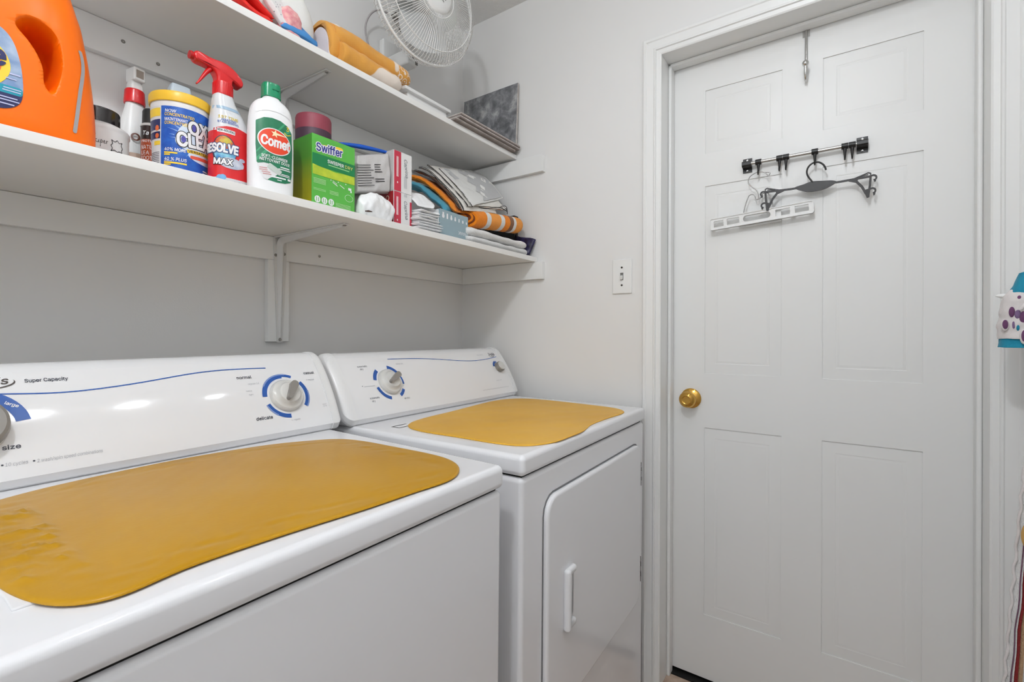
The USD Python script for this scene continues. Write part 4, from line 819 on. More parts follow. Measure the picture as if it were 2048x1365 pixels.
# --- cream cleanser bottle, white with green cap
a = thing('cleanser_bottle', 'white cream cleanser bottle with a green cap and a green label', 'bottle', (-1.0020, -.3300, T1), -10)
cA = ip((0, .0410), (.004, .0435), (.02, .0445), (.11, .0452), (.150, .0440), (.175, .0415), (.190, .0375), (.200, .0300), (.2065, .0200), (.210, .0165), (.220, .0160))
cB = ip((0, .0250), (.004, .0275), (.15, .0285), (.185, .0260), (.2, .0215), (.2065, .0175), (.210, .0155), (.220, .0152)); zc_ = np.r_[0, .002, .004, np.linspace(.01, .22, 46)]
part(a, 'body', loft([sring(cA(z), cB(z), z, 2.6, 72) for z in zc_]), mat('cleanser_white', (240, 240, 240), .3), smooth=40)
part(a, 'shoulder_ridge', decal(LineString(smoothpath([(-.036, .168), (-.018, .1755), (0, .1775), (.018, .1755), (.036, .168)], 30)).buffer(.0012), sec_map(cA, cB, 2.6, None, .0008), .004), mat('cleanser_white', None))
part(a, 'cap', loft([sring(r, r*.93, z, 3, 48) for z, r in ((.2115, .0170), (.2125, .0185), (.236, .0180), (.2410, .0172), (.2425, .0150))]), mat('cap_green', (0, 138, 92), .25, coat=.2), smooth=35)
part(a, 'cap_notch', T(rbox((-.002, -.0180, .226), (.012, -.0165, .2285), .0006), (0, 0, 0)), mat('cap_green_dark', (0, 110, 72), .3))
cmm = lambda e: sec_map(cA, cB, 2.6, None, e)
lab = Polygon(smoothpath([(-.0360, .060), (-.0372, .10), (-.0365, .148), (-.030, .1560), (-.01, .1605), (.012, .1590), (.029, .1500), (.0355, .138), (.0368, .10), (.0360, .060), (.0335, .036), (.024, .0300), (.004, .0275), (-.012, .0270)], 110, True))
lab = Polygon([(-.036, .150), (-.022, .1585), (-.006, .1610), (.010, .1595), (.025, .153), (.0355, .141), (.0370, .10), (.0362, .05), (.0335, .034), (.020, .0285), (.004, .0275), (-.016, .0300), (-.031, .060), (-.0345, .0640), (-.0362, .10)]).buffer(-.003).buffer(.003)
part(a, 'label', decal(lab, cmm(.0006), .005), mat('label_green', (34, 128, 88), .35, var=(30, (24, 112, 76))), 'green printed label')
lw = Polygon([(-.034, .0610), (-.022, .0640), (-.006, .0630), (.008, .048), (.0, .040), (-.010, .0345), (-.016, .0290), (-.022, .032), (-.030, .045)])
part(a, 'label_white_corner', decal(lw, cmm(.0009), .005), mat('label_offwhite', None))
part(a, 'rays', decal(unary_union([Polygon([(-.034, .066), (-.036, .072), (.030, .150), (.034, .146)]), Polygon([(-.036, .082), (-.036, .086), (.018, .157), (.022, .156)])]).intersection(lab), cmm(.0008), .005), mat('print_light_green', (60, 158, 112), .35))
oe = affinity.rotate(ellipse(0, 0, .0335, .0270), -14, origin=(0, 0))
part(a, 'oval_border', decal(mv(oe, -.0005, .1120), cmm(.0011), .005), print_w); part(a, 'oval', decal(mv(affinity.scale(oe, .94, .93, origin=(0, 0)), -.0005, .1120), cmm(.0014), .005), mat('print_vermilion', (232, 70, 36), .35), 'red oval badge')
cg = txt('Comet', .0190, True); b_ = cg.bounds; cg = mv(affinity.rotate(affinity.scale(cg, .057/(b_[2]-b_[0]), 1, origin=(0, 0)), -3, origin=(0, 0)), -.0290, .1030)
part(a, 'lettering', decal(cg.buffer(.0006), cmm(.0018), .005), print_w, 'bold white brand lettering')
stp = [(math.cos(math.pi/2+k*math.pi/5)*(.0088 if k % 2 == 0 else .0036), math.sin(math.pi/2+k*math.pi/5)*(.0088 if k % 2 == 0 else .0036)) for k in range(10)]
star = unary_union([mv(affinity.rotate(Polygon(stp), -8, origin=(0, 0)), -.0010, .1285), Polygon([(.003, .1310), (.025, .1275), (.003, .1265)])])
part(a, 'star', decal(star, cmm(.0019), .005), mat('print_cream', (252, 236, 190), .4))
plist(a, 'product_lettering', [mv(affinity.rotate(fitw('SOFT-CLEANSER', .052, .0058, bold=True), -2, origin=(0, 0)), -.0265, .0765), mv(affinity.rotate(fitw('NETTOYANT DOUX', .060, .0058, bold=True), -2, origin=(0, 0)), -.0295, .0690)], cmm(.0010), print_w, .005, 'white product lettering')
part(a, 'fine_print', decal(unary_union([sbox(.010, .060, .030, .0625), sbox(.006, .0560, .032, .0580), sbox(.012, .0460, .030, .0476), sbox(.010, .0430, .031, .0446), sbox(-.008, .0365, .022, .0395), sbox(.026, .036, .033, .0405), sbox(.004, .032, .013, .0338)]), cmm(.0012), .005), print_w)
part(a, 'sponge_print', decal(affinity.rotate(rrect(-.016, .0475, .0125, .0590, .002), -28, origin=(0, .053)), cmm(.0013), .005), mat('print_sponge', (196, 206, 198), .4))
part(a, 'red_print', decal(unary_union([sbox(-.030, .0525, -.016, .0542), sbox(-.030, .0485, -.015, .0502), sbox(-.026, .0445, -.010, .0462), sbox(-.024, .0405, -.008, .0422)]), cmm(.0012), .005), mat('print_rose', (206, 140, 140), .4))
part(a, 'offer_mark', decal(unary_union([mv(txt('3', .0085, True), .0215, .1420), LineString([(.018, .1365), (.024, .1325), (.032, .1360)]).buffer(.0009)]), cmm(.0012), .005), print_y)

# --- pillar candle behind the green box
a = thing('pillar_candle', 'two-tone pillar candle, dusty red over dark purple, behind the green box', 'candle', (-.8200, -.2000, T1))
part(a, 'upper_wax', lathe([(0, .232), (.0435, .232), (.0440, .2335), (.0440, .2655), (.0425, .2705), (.038, .2725), (0, .2700)], 56), mat('wax_red', (150, 62, 78), .5), 'dusty red upper half', smooth=35)
part(a, 'lower_wax', lathe([(0, 0), (.0435, 0), (.0440, .002), (.0440, .2325), (0, .2325)], 56), mat('wax_purple', (74, 48, 66), .5), 'dark purple lower half', smooth=35)

# --- green duster refill box
a = thing('refill_box', 'green cardboard box of floor sweeper cloths with a yellow-green side', 'box', (-.8535, -.2950, T1))
bw, bh, bd = .1165, .1705, .0900
part(a, 'carton', rbox((-bw/2, -bd/2, 0), (bw/2, bd/2, bh), .0012), mat('carton_green', (92, 184, 72), .45))
F = lambda e=.0004: flat_front(-bd/2-e)
part(a, 'side_panel', decal(sbox(-bd/2+.001, .001, bd/2-.001, bh-.001), lambda u, v: np.stack([np.full_like(u, -bw/2-.0004), -u, v], 1), .02),
     usdkit.material(stage, '/World/Looks/side_gradient', {'tc': ('texture_coordinate', {}), 'sx': ('separate_xyz', {}), 'mr': ('map_range', {'from_min': 0., 'from_max': .17}), 'r': ('rgb_ramp', {'ramp': [(0, lin((176, 164, 22))), (.35, lin((160, 164, 28))), (.7, lin((80, 150, 40))), (1, lin((70, 150, 46)))]}), 'p': ('principled_bsdf', {'roughness': .45})},
      [('tc.object', 'sx.vector'), ('sx.z', 'mr.value'), ('mr.result', 'r.fac'), ('r.color', 'p.base_color')], surface='p.BSDF'), 'side panel printed green fading to yellow')
x0 = -bw/2
def fx_(g): return mv(g, x0, 0)
part(a, 'green_band', decal(fx_(Polygon([(.0008, .126), (.116, .1270), (.116, .0985), (.0008, .0975)])), F(.0005)), mat('print_forest', (20, 128, 72), .4))
part(a, 'yellow_duster', decal(fx_(Polygon([(.0015, .1000), (.020, .0975), (.045, .0960), (.06, .0945), (.085, .0965), (.1155, .0975), (.1155, .0775), (.06, .0765), (.0015, .0770)])), F(.0007)), mat('print_lime', (196, 212, 58), .45, var=(60, (170, 196, 50))))
swg = txt('Swiffer', .0180, True, slant=.05); b_ = swg.bounds; swg = mv(affinity.rotate(affinity.scale(swg, .070/(b_[2]-b_[0]), 1, origin=(0, 0)), 3, origin=(0, 0)), .0095, .1330)
part(a, 'swoosh', decal(fx_(Polygon(smoothpath([(.025, .1500), (.05, .1545), (.082, .1520), (.080, .1470), (.070, .1440), (.05, .1500)], 50, True))), F(.0007)), print_y)
part(a, 'lettering_outline', decal(fx_(swg.buffer(.0020)), F(.0009)), print_w); part(a, 'lettering', decal(fx_(swg.buffer(.0001)), F(.0012)), mat('print_indigo', (44, 52, 140), .4), 'dark blue brand lettering with a white outline')
part(a, 'product_lettering', decal(fx_(mv(fitw('SWEEPER', .0440, .0078, bold=True), .0400, .1120)), F(.0009)), print_w)
part(a, 'product_lettering', decal(fx_(mv(fitw('DRY', .0220, .0078), .0880, .1120)), F(.0009)), mat('print_pale_yellow', (240, 226, 120), .4))
fp = [sbox(.042, .1065, .100, .1085)] + [sbox(.004, .0575+.0032*k, .036, .0592+.0032*k) for k in range(4)] + [sbox(.004, .0415+.003*k, .036, .0428+.003*k) for k in range(2)] + [sbox(.046, .040+.0032*k, .070, .0416+.0032*k) for k in range(3)] + [sbox(.062, .012+.003*k, .104, .0134+.003*k) for k in range(4)]
part(a, 'fine_print', decal(fx_(unary_union(fp)), F(.0006)), mat('print_mint', (168, 218, 150), .45))
ic = []
for cx_ in (.0140, .0320, .0500): ic.append(ellipse(cx_, .0205, .0075, .0080).difference(unary_union([sbox(cx_-.0035, .0155, cx_-.0018, .0255), sbox(cx_+.0016, .0155, cx_+.0033, .0250)])))
ic += [affinity.rotate(sbox(.053, .0655, .068, .0672), -25), affinity.rotate(sbox(.072, .0640, .087, .0657), -25), affinity.rotate(sbox(.053, .0700, .066, .0712), -25), sbox(.097, .061, .106, .067), sbox(.103, .056, .107, .061), ellipse(.049, .0775-.004, .0014, .0014), ellipse(.069, .0735, .0014, .0014), ellipse(.090, .0735, .0014, .0014), ellipse(.099, .041, .0115, .0085).difference(ellipse(.099, .041, .0108, .0078))]
for q in ic: part(a, 'icon', decal(fx_(q), F(.0007)), print_w)
# ------------------------------------------------------------------ soft things and boxes further along the lower shelf
def cloth(name, rgb, rough=.9, var=None, b=(420, .5, 3, .0012)): return mat(name, rgb, rough, bump=b, var=var, sheen=.15, spec=.2)
film = mat('white_film', (242, 242, 242), .3, bump=(60, .5, 4, .003))
a = thing('toothbrush_like_handle' if False else 'blue_handle', 'slim blue plastic handle resting on the grey pouch', 'handle', (0, 0, 0))
hp_ = smoothpath([(-.812, -.262, 1.630), (-.775, -.272, 1.6390), (-.735, -.280, 1.6445), (-.69, -.290, 1.6480), (-.652, -.298, 1.6495)], 30)
part(a, 'grip', tube(hp_, np.r_[np.linspace(.0035, .0062, 15), np.linspace(.0062, .0040, 15)], 14), mat('handle_blue', (16, 86, 192), .3), smooth=50)
part(a, 'tip', T(trimesh.creation.icosphere(2, .0042), (-.651, -.298, 1.6495)), mat('handle_blue', None), smooth=True)

# two stacked soap cartons, standing on end
soap_r = mat('carton_crimson', (200, 48, 72), .4); soap_w = mat('carton_white', (232, 231, 229), .4); soap_shaded = mat('carton_red_shaded', (170, 30, 36), .4)  # the darker red carries the shade on the lower carton side
for k, (lab_, z0, h) in enumerate((('lower of two white soap cartons with a crimson stripe and crimson edge', T1, .1015), ('upper of two white soap cartons with a crimson stripe, standing on its twin', T1+.1020, .1120))):
    a = thing('soap_carton', lab_, 'soap box', (-.6290, -.2930, z0), group=None)
    w_, d_ = .066, .074
    part(a, 'carton', rbox((-w_/2, -d_/2, 0), (w_/2, d_/2, h), .001), soap_w)
    f_ = flat_front(-d_/2-.0003)
    part(a, 'stripe', decal(sbox(-w_/2+.0012, .001, -w_/2+.0260, h-.001), f_), soap_r, 'crimson stripe')
    part(a, 'stripe_lettering', decal(unary_union([sbox(-.0235, h*.36, -.0200, h*.86), sbox(-.0190, h*.36, -.0165, h*.86), ellipse(-.0200, h*.22, .0022, .003)]), flat_front(-d_/2-.0006)), mat('print_blush', (240, 214, 214), .4))
    part(a, 'lettering', decal(mv(affinity.rotate(txt('Caprina', .0105, slant=.2), -84, origin=(0, 0)), .0040, h*.86 if k else h*.80), flat_front(-d_/2-.0005)), mat('print_mid', None), 'thin grey brand lettering running downwards')
    if k == 0:
        part(a, 'edge_band', decal(unary_union([sbox(w_/2-.0075, .001, w_/2-.0005, h*.80), sbox(-w_/2+.001, .001, w_/2-.0005, .012)]), f_), soap_r)
    part(a, 'small_lettering', decal(unary_union([sbox(.0045+.0040*q, h*(.12 if k else .9)-.0, .0060+.0040*q, h*(.42 if k else .98)) for q in range(3)]), flat_front(-d_/2-.0005)), grey_ink)
    sd = lambda u, v: np.stack([np.full_like(u, -w_/2-.0004), -u, v], 1)
    part(a, 'side_panel', decal(sbox(-d_/2+.001, .001, d_/2-.001, h-.001), sd), soap_shaded if k == 0 else mat('carton_grey_side', (198, 194, 192), .45), 'red side with its shade painted in' if k == 0 else 'pale grey side')
    if k == 0:
        sd2 = lambda u, v: np.stack([np.full_like(u, -w_/2-.0007), -u, v], 1)
        part(a, 'side_mark', decal(unary_union([ellipse(.012, .083, .0075, .0080).difference(ellipse(.012, .083, .0045, .005)), Polygon([(-.006, .078), (.000, .090), (-.012, .090)]), sbox(-.010, .060, .016, .0612), sbox(-.010, .055, .016, .0562), sbox(-.010, .050, .010, .0512), sbox(.004, .012, .009, .019)]), sd2), mat('print_peach', (236, 190, 170), .4))

# grey plastic pouch with print, leaning in front of the cartons
a = thing('plastic_pouch', 'grey printed plastic pouch between the green box and the soap cartons', 'pouch', (-.7150, -.2960, T1+.004))
A = [(-.0630, -.012, .062), (-.0625, -.012, .095), (-.0580, -.006, .125), (-.0470, .004, .166)]; B = [(.0490, -.012, .090), (.0520, -.014, .125), (.0530, -.012, .165), (.0530, -.006, .203)]
m = slab(A, B, .030, 30, 36, .0035, 21); part(a, 'film', m, mat('pouch_grey', (196, 193, 191), .32, bump=(40, .6, 4, .004)), smooth=50)
part(a, 'lower_film', pillow(.112, .030, .085, 3, 48, 10, .003, 50, 5).apply_translation((0, .016, 0)), mat('pouch_grey', None), smooth=50)
def pf(u, v):
    s_ = np.clip((u+.055)/.11, 0, 1); base = .075+.030*s_; t_ = np.clip((v)/.09, 0, 1)
    return np.stack([u-.003, -.0290+.010*t_-.003*np.sin(s_*3.1), base+v], 1)
ln_ = [sbox(-.056, .006+.0068*k, -.056+(.042 if k % 3 else .05), .0078+.0068*k) for k in range(9)] + [sbox(-.002, .016+.0065*k, .032 if k % 2 else .038, .0185+.0065*k) for k in (0, 1, 4, 5, 6, 7)]
part(a, 'print_line', decal(unary_union(ln_), pf, .006), mat('print_soot', (60, 58, 60), .5), kind='stuff')

# white plastic bag, crumpled, low between the green box and the cartons
a = thing('plastic_bag', 'crumpled white plastic bag at the shelf edge right of the green box', 'bag', (-.7300, -.3340, T1))
m = pillow(.105, .046, .072, 2.4, 64, 14); m = sub(m, .007); m = disp(m, .0060, 42, 11); m = disp(m, .0016, 110, 12); m.vertices[:, 2] = np.maximum(m.vertices[:, 2], 0)
part(a, 'film', m, film, smooth=60)
part(a, 'dark_tag', tube([(-.046, -.0215, .016), (-.038, -.0255, .017), (-.029, -.0275, .0172)], [.0012, .0024, .001], 8), mat('tag_brown', (70, 46, 34), .5))

# stack of folded white paper napkins / tissue
a = thing('paper_napkins', 'loose stack of crumpled white paper napkins beside the soap cartons', 'napkins', (-.5450, -.3200, T1))
rg = np.random.default_rng(8)
for k in range(8):
    z = .004+.0078*k; q = rg.uniform(-.006, .006, 6)
    A = [(-.050+q[0], -.040+q[1], z), (-.050+q[0], .0, z+.002), (-.052, .045, z)]; B = [(.047-.0040*k+q[2], -.044+q[3]*.5, z), (.050-.0045*k, .0, z+.002), (.045+q[4], .045, z)]
    part(a, 'napkin', slab(A, B, .0075, 12, 26, .0014, 30+k), film, smooth=60)
A = [(-.048, -.030, .072), (-.046, -.006, .096), (-.044, .02, .122)]; B = [(.010, -.036, .074), (.034, -.01, .098), (.000, .02, .126)]
part(a, 'crumpled_sheet', slab(A, B, .006, 14, 22, .003, 44), film, smooth=60)
A = [(.0, -.036, .058), (.006, -.012, .070), (.008, .012, .082)]; B = [(.062, -.030, .066), (.064, -.012, .078), (.050, .012, .090)]
part(a, 'crumpled_sheet', slab(A, B, .007, 14, 22, .0022, 45), film, smooth=60)

# grey-blue card packet, upside down
a = thing('card_packet', 'flat grey-blue card packet printed with small clothes, standing upside down at the shelf edge', 'packet', (-.4390, -.3420, T1), 2)
part(a, 'card', rbox((-.0655, -.009, 0), (.0680, .009, .0830), .001), mat('card_slate', (150, 172, 180), .5))
part(a, 'open_flap', rbox((-.0690, -.004, .030), (-.0650, .014, .080), .001), mat('flap_white', (226, 228, 228), .5))
def fl(k): return affinity.rotate(k, 180, origin=(.0, .0415))
ic = []
for k in range(7):
    cx_ = -.052+.0185*k; s_ = 1-.10*k
    ic.append(unary_union([sbox(cx_-.0030*s_, .058, cx_+.0030*s_, .058+.016*s_), sbox(cx_-.0046*s_, .0595, cx_+.0046*s_, .0595+.007*s_)][:1+(k % 3 != 1)]).buffer(.0008))
for q in ic: part(a, 'icon', decal(q, flat_front(-.0094)), print_w)
part(a, 'lettering', decal(affinity.rotate(mv(fitw('FRANK', .044, .0105), -.022, -.005), 180, origin=(0, 0)).buffer(.0002) if False else mv(affinity.rotate(fitw('FRANK', .044, .0105), 180, origin=(0, 0)), .0630, .0300), flat_front(-.0094)), print_w, 'white brand lettering, upside down')
part(a, 'base_flap', rbox((-.058, -.0105, 0), (.068, -.009, .006), .0004), mat('card_slate_dark', (122, 146, 156), .5))

# pile of towels, all slumping towards the shelf edge
cream = cloth('cloth_cream', (226, 222, 214)); towel_w = cloth('towel_white', (230, 229, 227), b=(300, .9, 4, .003)); orange_t = cloth('towel_orange', (238, 136, 30), b=(300, .9, 4, .003)); teal = cloth('cloth_teal', (78, 150, 172)); brown = cloth('cloth_brown', (132, 92, 66)); piping = cloth('piping_black', (44, 40, 38)); tgrey = cloth('cloth_pale_grey', (222, 221, 217))
a = thing('folded_towel', 'white towel folded flat at the bottom of the towel pile', 'towel', (0, 0, 0))
fp = [(-.372, 1.4475), (-.32, 1.4440), (-.22, 1.4420), (-.13, 1.4430), (-.118, 1.4530), (-.13, 1.4610), (-.24, 1.4600), (-.330, 1.4620), (-.3745, 1.4660), (-.3780, 1.4580), (-.3720, 1.4530)]
m = fold([(-.125, 1.4430), (-.25, 1.4425), (-.345, 1.4435), (-.3660, 1.4490), (-.3600, 1.4560), (-.30, 1.4545), (-.20, 1.4550)], .0085, .345, 30, .0018, 40, 3); part(a, 'lower_fold', T(m, (-.212, 0, .0008)), towel_w, smooth=60)
m = fold([(-.130, 1.4660), (-.24, 1.4660), (-.320, 1.4680), (-.3560, 1.4740), (-.3640, 1.4830), (-.3480, 1.4900), (-.28, 1.4870), (-.15, 1.4860)], .0090, .342, 30, .0026, 34, 5); part(a, 'upper_fold', T(m, (-.212, 0, -.0045)), towel_w, smooth=60)
# orange striped towel, rolled
a = thing('rolled_towel', 'orange towel with white and brown stripes, rolled on the white towel', 'towel', (-.3850, -.3200, 1.5230))
def rollmesh(L, r, z_s, K=44, n=40, seed=3):
    R = []
    for k in range(K):
        x = L*k/(K-1); e = min(1, (K-1-k)/3.0); s_ = .55+.45*math.sqrt(max(0, 1-(1-e)**2)); rr = r*s_*(1-.02*k/(K-1))
        t = np.linspace(0, 2*np.pi, n, endpoint=False); yy = .026*np.sign(np.cos(t))*np.abs(np.cos(t))**.9*(rr/r)*1.25
        cutx = max(0, 1-k/14)*(.026-yy)*.95                    # slanted left end
        R.append(np.c_[np.full(n, x)+cutx, yy, rr*np.sin(t)+z_s*x])
    return R
R = rollmesh(.340, .0300, .098); 
stripes = [(0, 14, orange_t), (14, 17, towel_w), (17, 24, mat('towel_apricot', (244, 160, 74), .9, bump=(300, .9, 4, .003))), (24, 27, towel_w), (27, 31, orange_t), (31, 34, brown), (34, 36, towel_w), (36, 43, mat('towel_apricot', None))]
for s0, s1, mm in stripes:
    m = loft(R[s0:s1+1], cap=(s0 == 0 or s1 == 43)); m = disp(m, .0010, 60, 4); part(a, 'stripe', m, mm, smooth=60)
sp_ = []
for t in np.linspace(0, 3.6*math.pi, 70): rr = .0235*(1-t/(3.9*math.pi)); sp_.append((-.0030+(.026-1.25*rr*math.cos(t))*.95, 1.25*rr*math.cos(t), rr*math.sin(t)))
part(a, 'roll_end', tube(sp_, .0040, 8), orange_t, smooth=60); part(a, 'roll_hollow', loft([np.c_[(.026-1.22*q[:, 0])*.95+e_, 1.22*q[:, 0], q[:, 1]] for e_ in (-.0014, .0006) for q in [sring(.0225, .0225, 0)[:, :2]]]), mat('hollow_shade', (120, 58, 16), .9))  # dark disc behind the spiral paints the shade inside the roll
# draped layers
def drape(name, lab_, Apts, dx, dz, t, m_, seed, pip=False, amp=.002):
    a = thing(name, lab_, 'cloth', (0, 0, 0)); A = np.array(Apts, float)
    Bp = A + np.array([dx, .03, dz])
    part(a, 'cloth', slab(A, Bp, t, 30, 18, amp, seed), m_, smooth=60)
    if pip: part(a, 'piping', tube(smoothpath(A+[.001, -.0035, -t*.25], 40), .0013, 6), piping, smooth=60); part(a, 'piping', tube(smoothpath(A+[.004, -.0015, t*.48], 40), .0010, 6), piping, smooth=60)
    return a
drape('draped_cloth', 'teal cloth hanging lowest at the left of the towel pile', [(-.452, -.13, 1.640), (-.437, -.17, 1.640), (-.436, -.22, 1.606), (-.440, -.28, 1.563), (-.450, -.325, 1.526)], .10, .012, .017, teal, 51, amp=.003)
drape('draped_cloth', 'orange cloth draped between the teal and the brown cloth', [(-.430, -.12, 1.676), (-.415, -.17, 1.664), (-.405, -.215, 1.632), (-.407, -.27, 1.588), (-.428, -.345, 1.528)], .11, .016, .016, orange_t, 51, amp=.003)
drape('draped_cloth', 'thin brown cloth draped over the orange one', [(-.403, -.13, 1.704), (-.394, -.19, 1.676), (-.390, -.245, 1.631), (-.395, -.29, 1.592), (-.418, -.35, 1.538)], .12, .012, .006, brown, 51, True)
drape('draped_cloth', 'cream cloth with black piping under the topmost cloth', [(-.382, -.13, 1.720), (-.379, -.17, 1.704), (-.376, -.22, 1.662), (-.378, -.29, 1.598), (-.402, -.352, 1.536)], .22, .040, .007, cream, 51, True)
drape('draped_cloth', 'second cream cloth with black piping, folded just under the topmost cloth', [(-.352, -.14, 1.736), (-.348, -.18, 1.705), (-.352, -.24, 1.652), (-.356, -.30, 1.596), (-.374, -.345, 1.556)], .24, .055, .006, cream, 51, True)
a = thing('draped_cloth', 'topmost pale grey cloth with white diamonds on the towel pile', 'cloth', (0, 0, 0))
A = [(-.308, -.155, 1.735), (-.320, -.22, 1.680), (-.338, -.295, 1.615), (-.366, -.358, 1.556)]; B = [(-.060, -.115, 1.800), (-.055, -.165, 1.770), (-.055, -.22, 1.716), (-.075, -.272, 1.662)]
part(a, 'cloth', slab(A, B, .008, 34, 26, .0022, 51), tgrey, smooth=60)
part(a, 'piping', tube(smoothpath(np.array(A)+[.000, -.004, -.003], 40), .0013, 6), piping, smooth=60)
Ac, Bc = smoothpath(A, 34), smoothpath(B, 34)
def onc(u, v, e=.0050):
    """u, v in 0..1 on the cloth (v from the back edge to the front edge)"""
    k = np.clip(v, 0, 1)*33; i = np.floor(k).astype(int).clip(0, 32); fr_ = (k-i)[:, None]
    a_, b_ = Ac[i]*(1-fr_)+Ac[i+1]*fr_, Bc[i]*(1-fr_)+Bc[i+1]*fr_
    p_ = a_*(1-u[:, None])+b_*u[:, None]; d1 = b_-a_; d2 = (Ac[i+1]-Ac[i])*(1-u[:, None])+(Bc[i+1]-Bc[i])*u[:, None]
    n_ = np.cross(d2, d1); n_ /= np.linalg.norm(n_, axis=1, keepdims=True); n_ = np.where(n_[:, 2:] < 0, -n_, n_)
    return p_+n_*(e+.0022*_sn(p_*38, 51)[:, None])
def quadp(cx, cy, a_, b_): return Polygon([(cx-a_, cy), (cx, cy-b_), (cx+a_, cy), (cx, cy+b_)])
gp_ = unary_union([quadp(.52+.21*i, .16+.26*jj+.13*(i % 2), .17, .21) for i in range(3) for jj in range(4)]).intersection(sbox(.28, .02, .93, .97))
part(a, 'grey_print', decal(gp_, onc, .05), mat('print_dove', (190, 190, 190), .9))
for q in ((.55, .30), (.58, .62), (.45, .78), (.78, .42)): part(a, 'white_diamond', decal(quadp(*q, .060, .085), lambda u, v: onc(u, v, .0054), .05), mat('print_snow', (238, 237, 233), .9))
part(a, 'grey_stripe', decal(sbox(.10, .03, .20, .35), onc, .05), mat('print_dove', None))
a = thing('folded_cloth', 'cream cloth with dark edging squeezed between the topmost cloth and the orange roll', 'cloth', (0, 0, 0))
m = slab([(-.300, -.325, 1.571), (-.24, -.325, 1.582), (-.17, -.322, 1.596), (-.105, -.305, 1.612)], [(-.29, -.20, 1.612), (-.23, -.20, 1.624), (-.16, -.20, 1.640), (-.10, -.20, 1.652)], .013, 30, 18, .0030, 61); part(a, 'cloth', m, cream, smooth=60)
part(a, 'piping', tube(smoothpath([(-.300, -.336, 1.570), (-.24, -.3365, 1.579), (-.17, -.334, 1.595), (-.112, -.318, 1.598), (-.098, -.300, 1.615)], 40), .0014, 6), piping, smooth=60)
part(a, 'piping', tube(smoothpath([(-.175, -.334, 1.600), (-.140, -.328, 1.610), (-.112, -.316, 1.606), (-.104, -.312, 1.590)], 30), .0012, 6), piping, smooth=60)

# black box and navy cloth in the corner
a = thing('black_box', 'flat black box standing on edge behind the towel pile by the right wall', 'box', (-.0180, -.2500, T1), 0)
part(a, 'lid', rbox((-.0130, -.042, 0), (.0130, .16, .1665), .0015), mat('box_black', (22, 20, 22), .45))
part(a, 'lid_rim', rbox((-.0136, -.0425, .120), (.0136, .1605, .1675), .0015), mat('box_black', None))
a = thing('navy_fabric', 'crumpled navy fabric hanging over the right end of the lower shelf', 'fabric', (0, 0, 0))
m = slab([(-.024, -.292, 1.531), (-.022, -.318, 1.5185), (-.018, -.348, 1.513), (-.012, -.380, 1.503)], [(-.030, -.300, 1.460), (-.034, -.325, 1.452), (-.030, -.345, 1.447), (-.022, -.358, 1.446)], .009, 22, 18, .0030, 71); part(a, 'cloth', m, mat('fabric_navy', (20, 18, 40), .3, var=(50, (44, 40, 84))), smooth=60)
m = slab([(-.052, -.305, 1.455), (-.045, -.328, 1.450), (-.040, -.345, 1.446)], [(-.018, -.318, 1.497), (-.018, -.34, 1.480), (-.020, -.352, 1.455)], .008, 18, 14, .003, 72); part(a, 'fold', m, mat('fabric_indigo', (58, 52, 104), .4), smooth=60)

# ------------------------------------------------------------------ things on the upper shelf
a = thing('folded_fabric', 'red fabric folded at the left end of the upper shelf pile', 'fabric', (0, 0, 0)); U0 = T2
m = slab([(-1.085, -.262, U0+.060), (-1.045, -.268, U0+.030), (-1.015, -.272, U0+.012), (-.968, -.274, U0+.0085)], [(-1.06, -.14, U0+.095), (-1.02, -.14, U0+.080), (-.99, -.14, U0+.062), (-.950, -.15, U0+.045)], .016, 26, 18, .002, 81); part(a, 'cloth', m, mat('fabric_red', (228, 44, 34), .75, bump=(200, .3)), smooth=60)
m = slab([(-1.075, -.262, U0+.085), (-1.03, -.262, U0+.064), (-.995, -.262, U0+.044), (-.962, -.268, U0+.020)], [(-1.06, -.14, U0+.12), (-1.02, -.14, U0+.10), (-.98, -.14, U0+.080), (-.945, -.15, U0+.060)], .014, 26, 18, .0015, 82); part(a, 'upper_fold', m, mat('fabric_red', None), smooth=60)
a = thing('folded_fabric', 'white fabric with dark dots between the red and the pink fabric', 'fabric', (0, 0, 0))
Dd = slab([(-1.040, -.258, U0+.098), (-.990, -.262, U0+.066), (-.958, -.266, U0+.034), (-.934, -.270, U0+.010)], [(-.985, -.235, U0+.13), (-.950, -.240, U0+.098), (-.930, -.246, U0+.070), (-.915, -.252, U0+.030)], .018, 26, 22, .0015, 83); part(a, 'cloth', Dd, mat('fabric_white', (232, 230, 228), .8, bump=(200, .3)), smooth=60)
vn, vv = np.asarray(Dd.vertex_normals), np.asarray(Dd.vertices); rg = np.random.default_rng(2); dots = []
cand = np.where(vn[:, 1] < -.25)[0]
for i in rg.choice(cand, 44, replace=False):
    n_ = vn[i]; t1 = np.cross(n_, [0, 0, 1.]); t1 /= np.linalg.norm(t1); t2 = np.cross(n_, t1); an = np.linspace(0, 2*np.pi, 8, endpoint=False)
    V = vv[i]+n_*.0006+.0011*(np.cos(an)[:, None]*t1+np.sin(an)[:, None]*t2); dots.append(trimesh.Trimesh(np.vstack([V, vv[i]+n_*.0007]), [(k, (k+1) % 8, 8) for k in range(8)], process=False))
part(a, 'dot', cat_(dots), mat('dot_slate', (70, 78, 100), .8), kind='stuff')
a = thing('folded_fabric', 'pink patterned fabric bundle beside the dotted white fabric', 'fabric', (-.9180, -.2580, U0), 0)
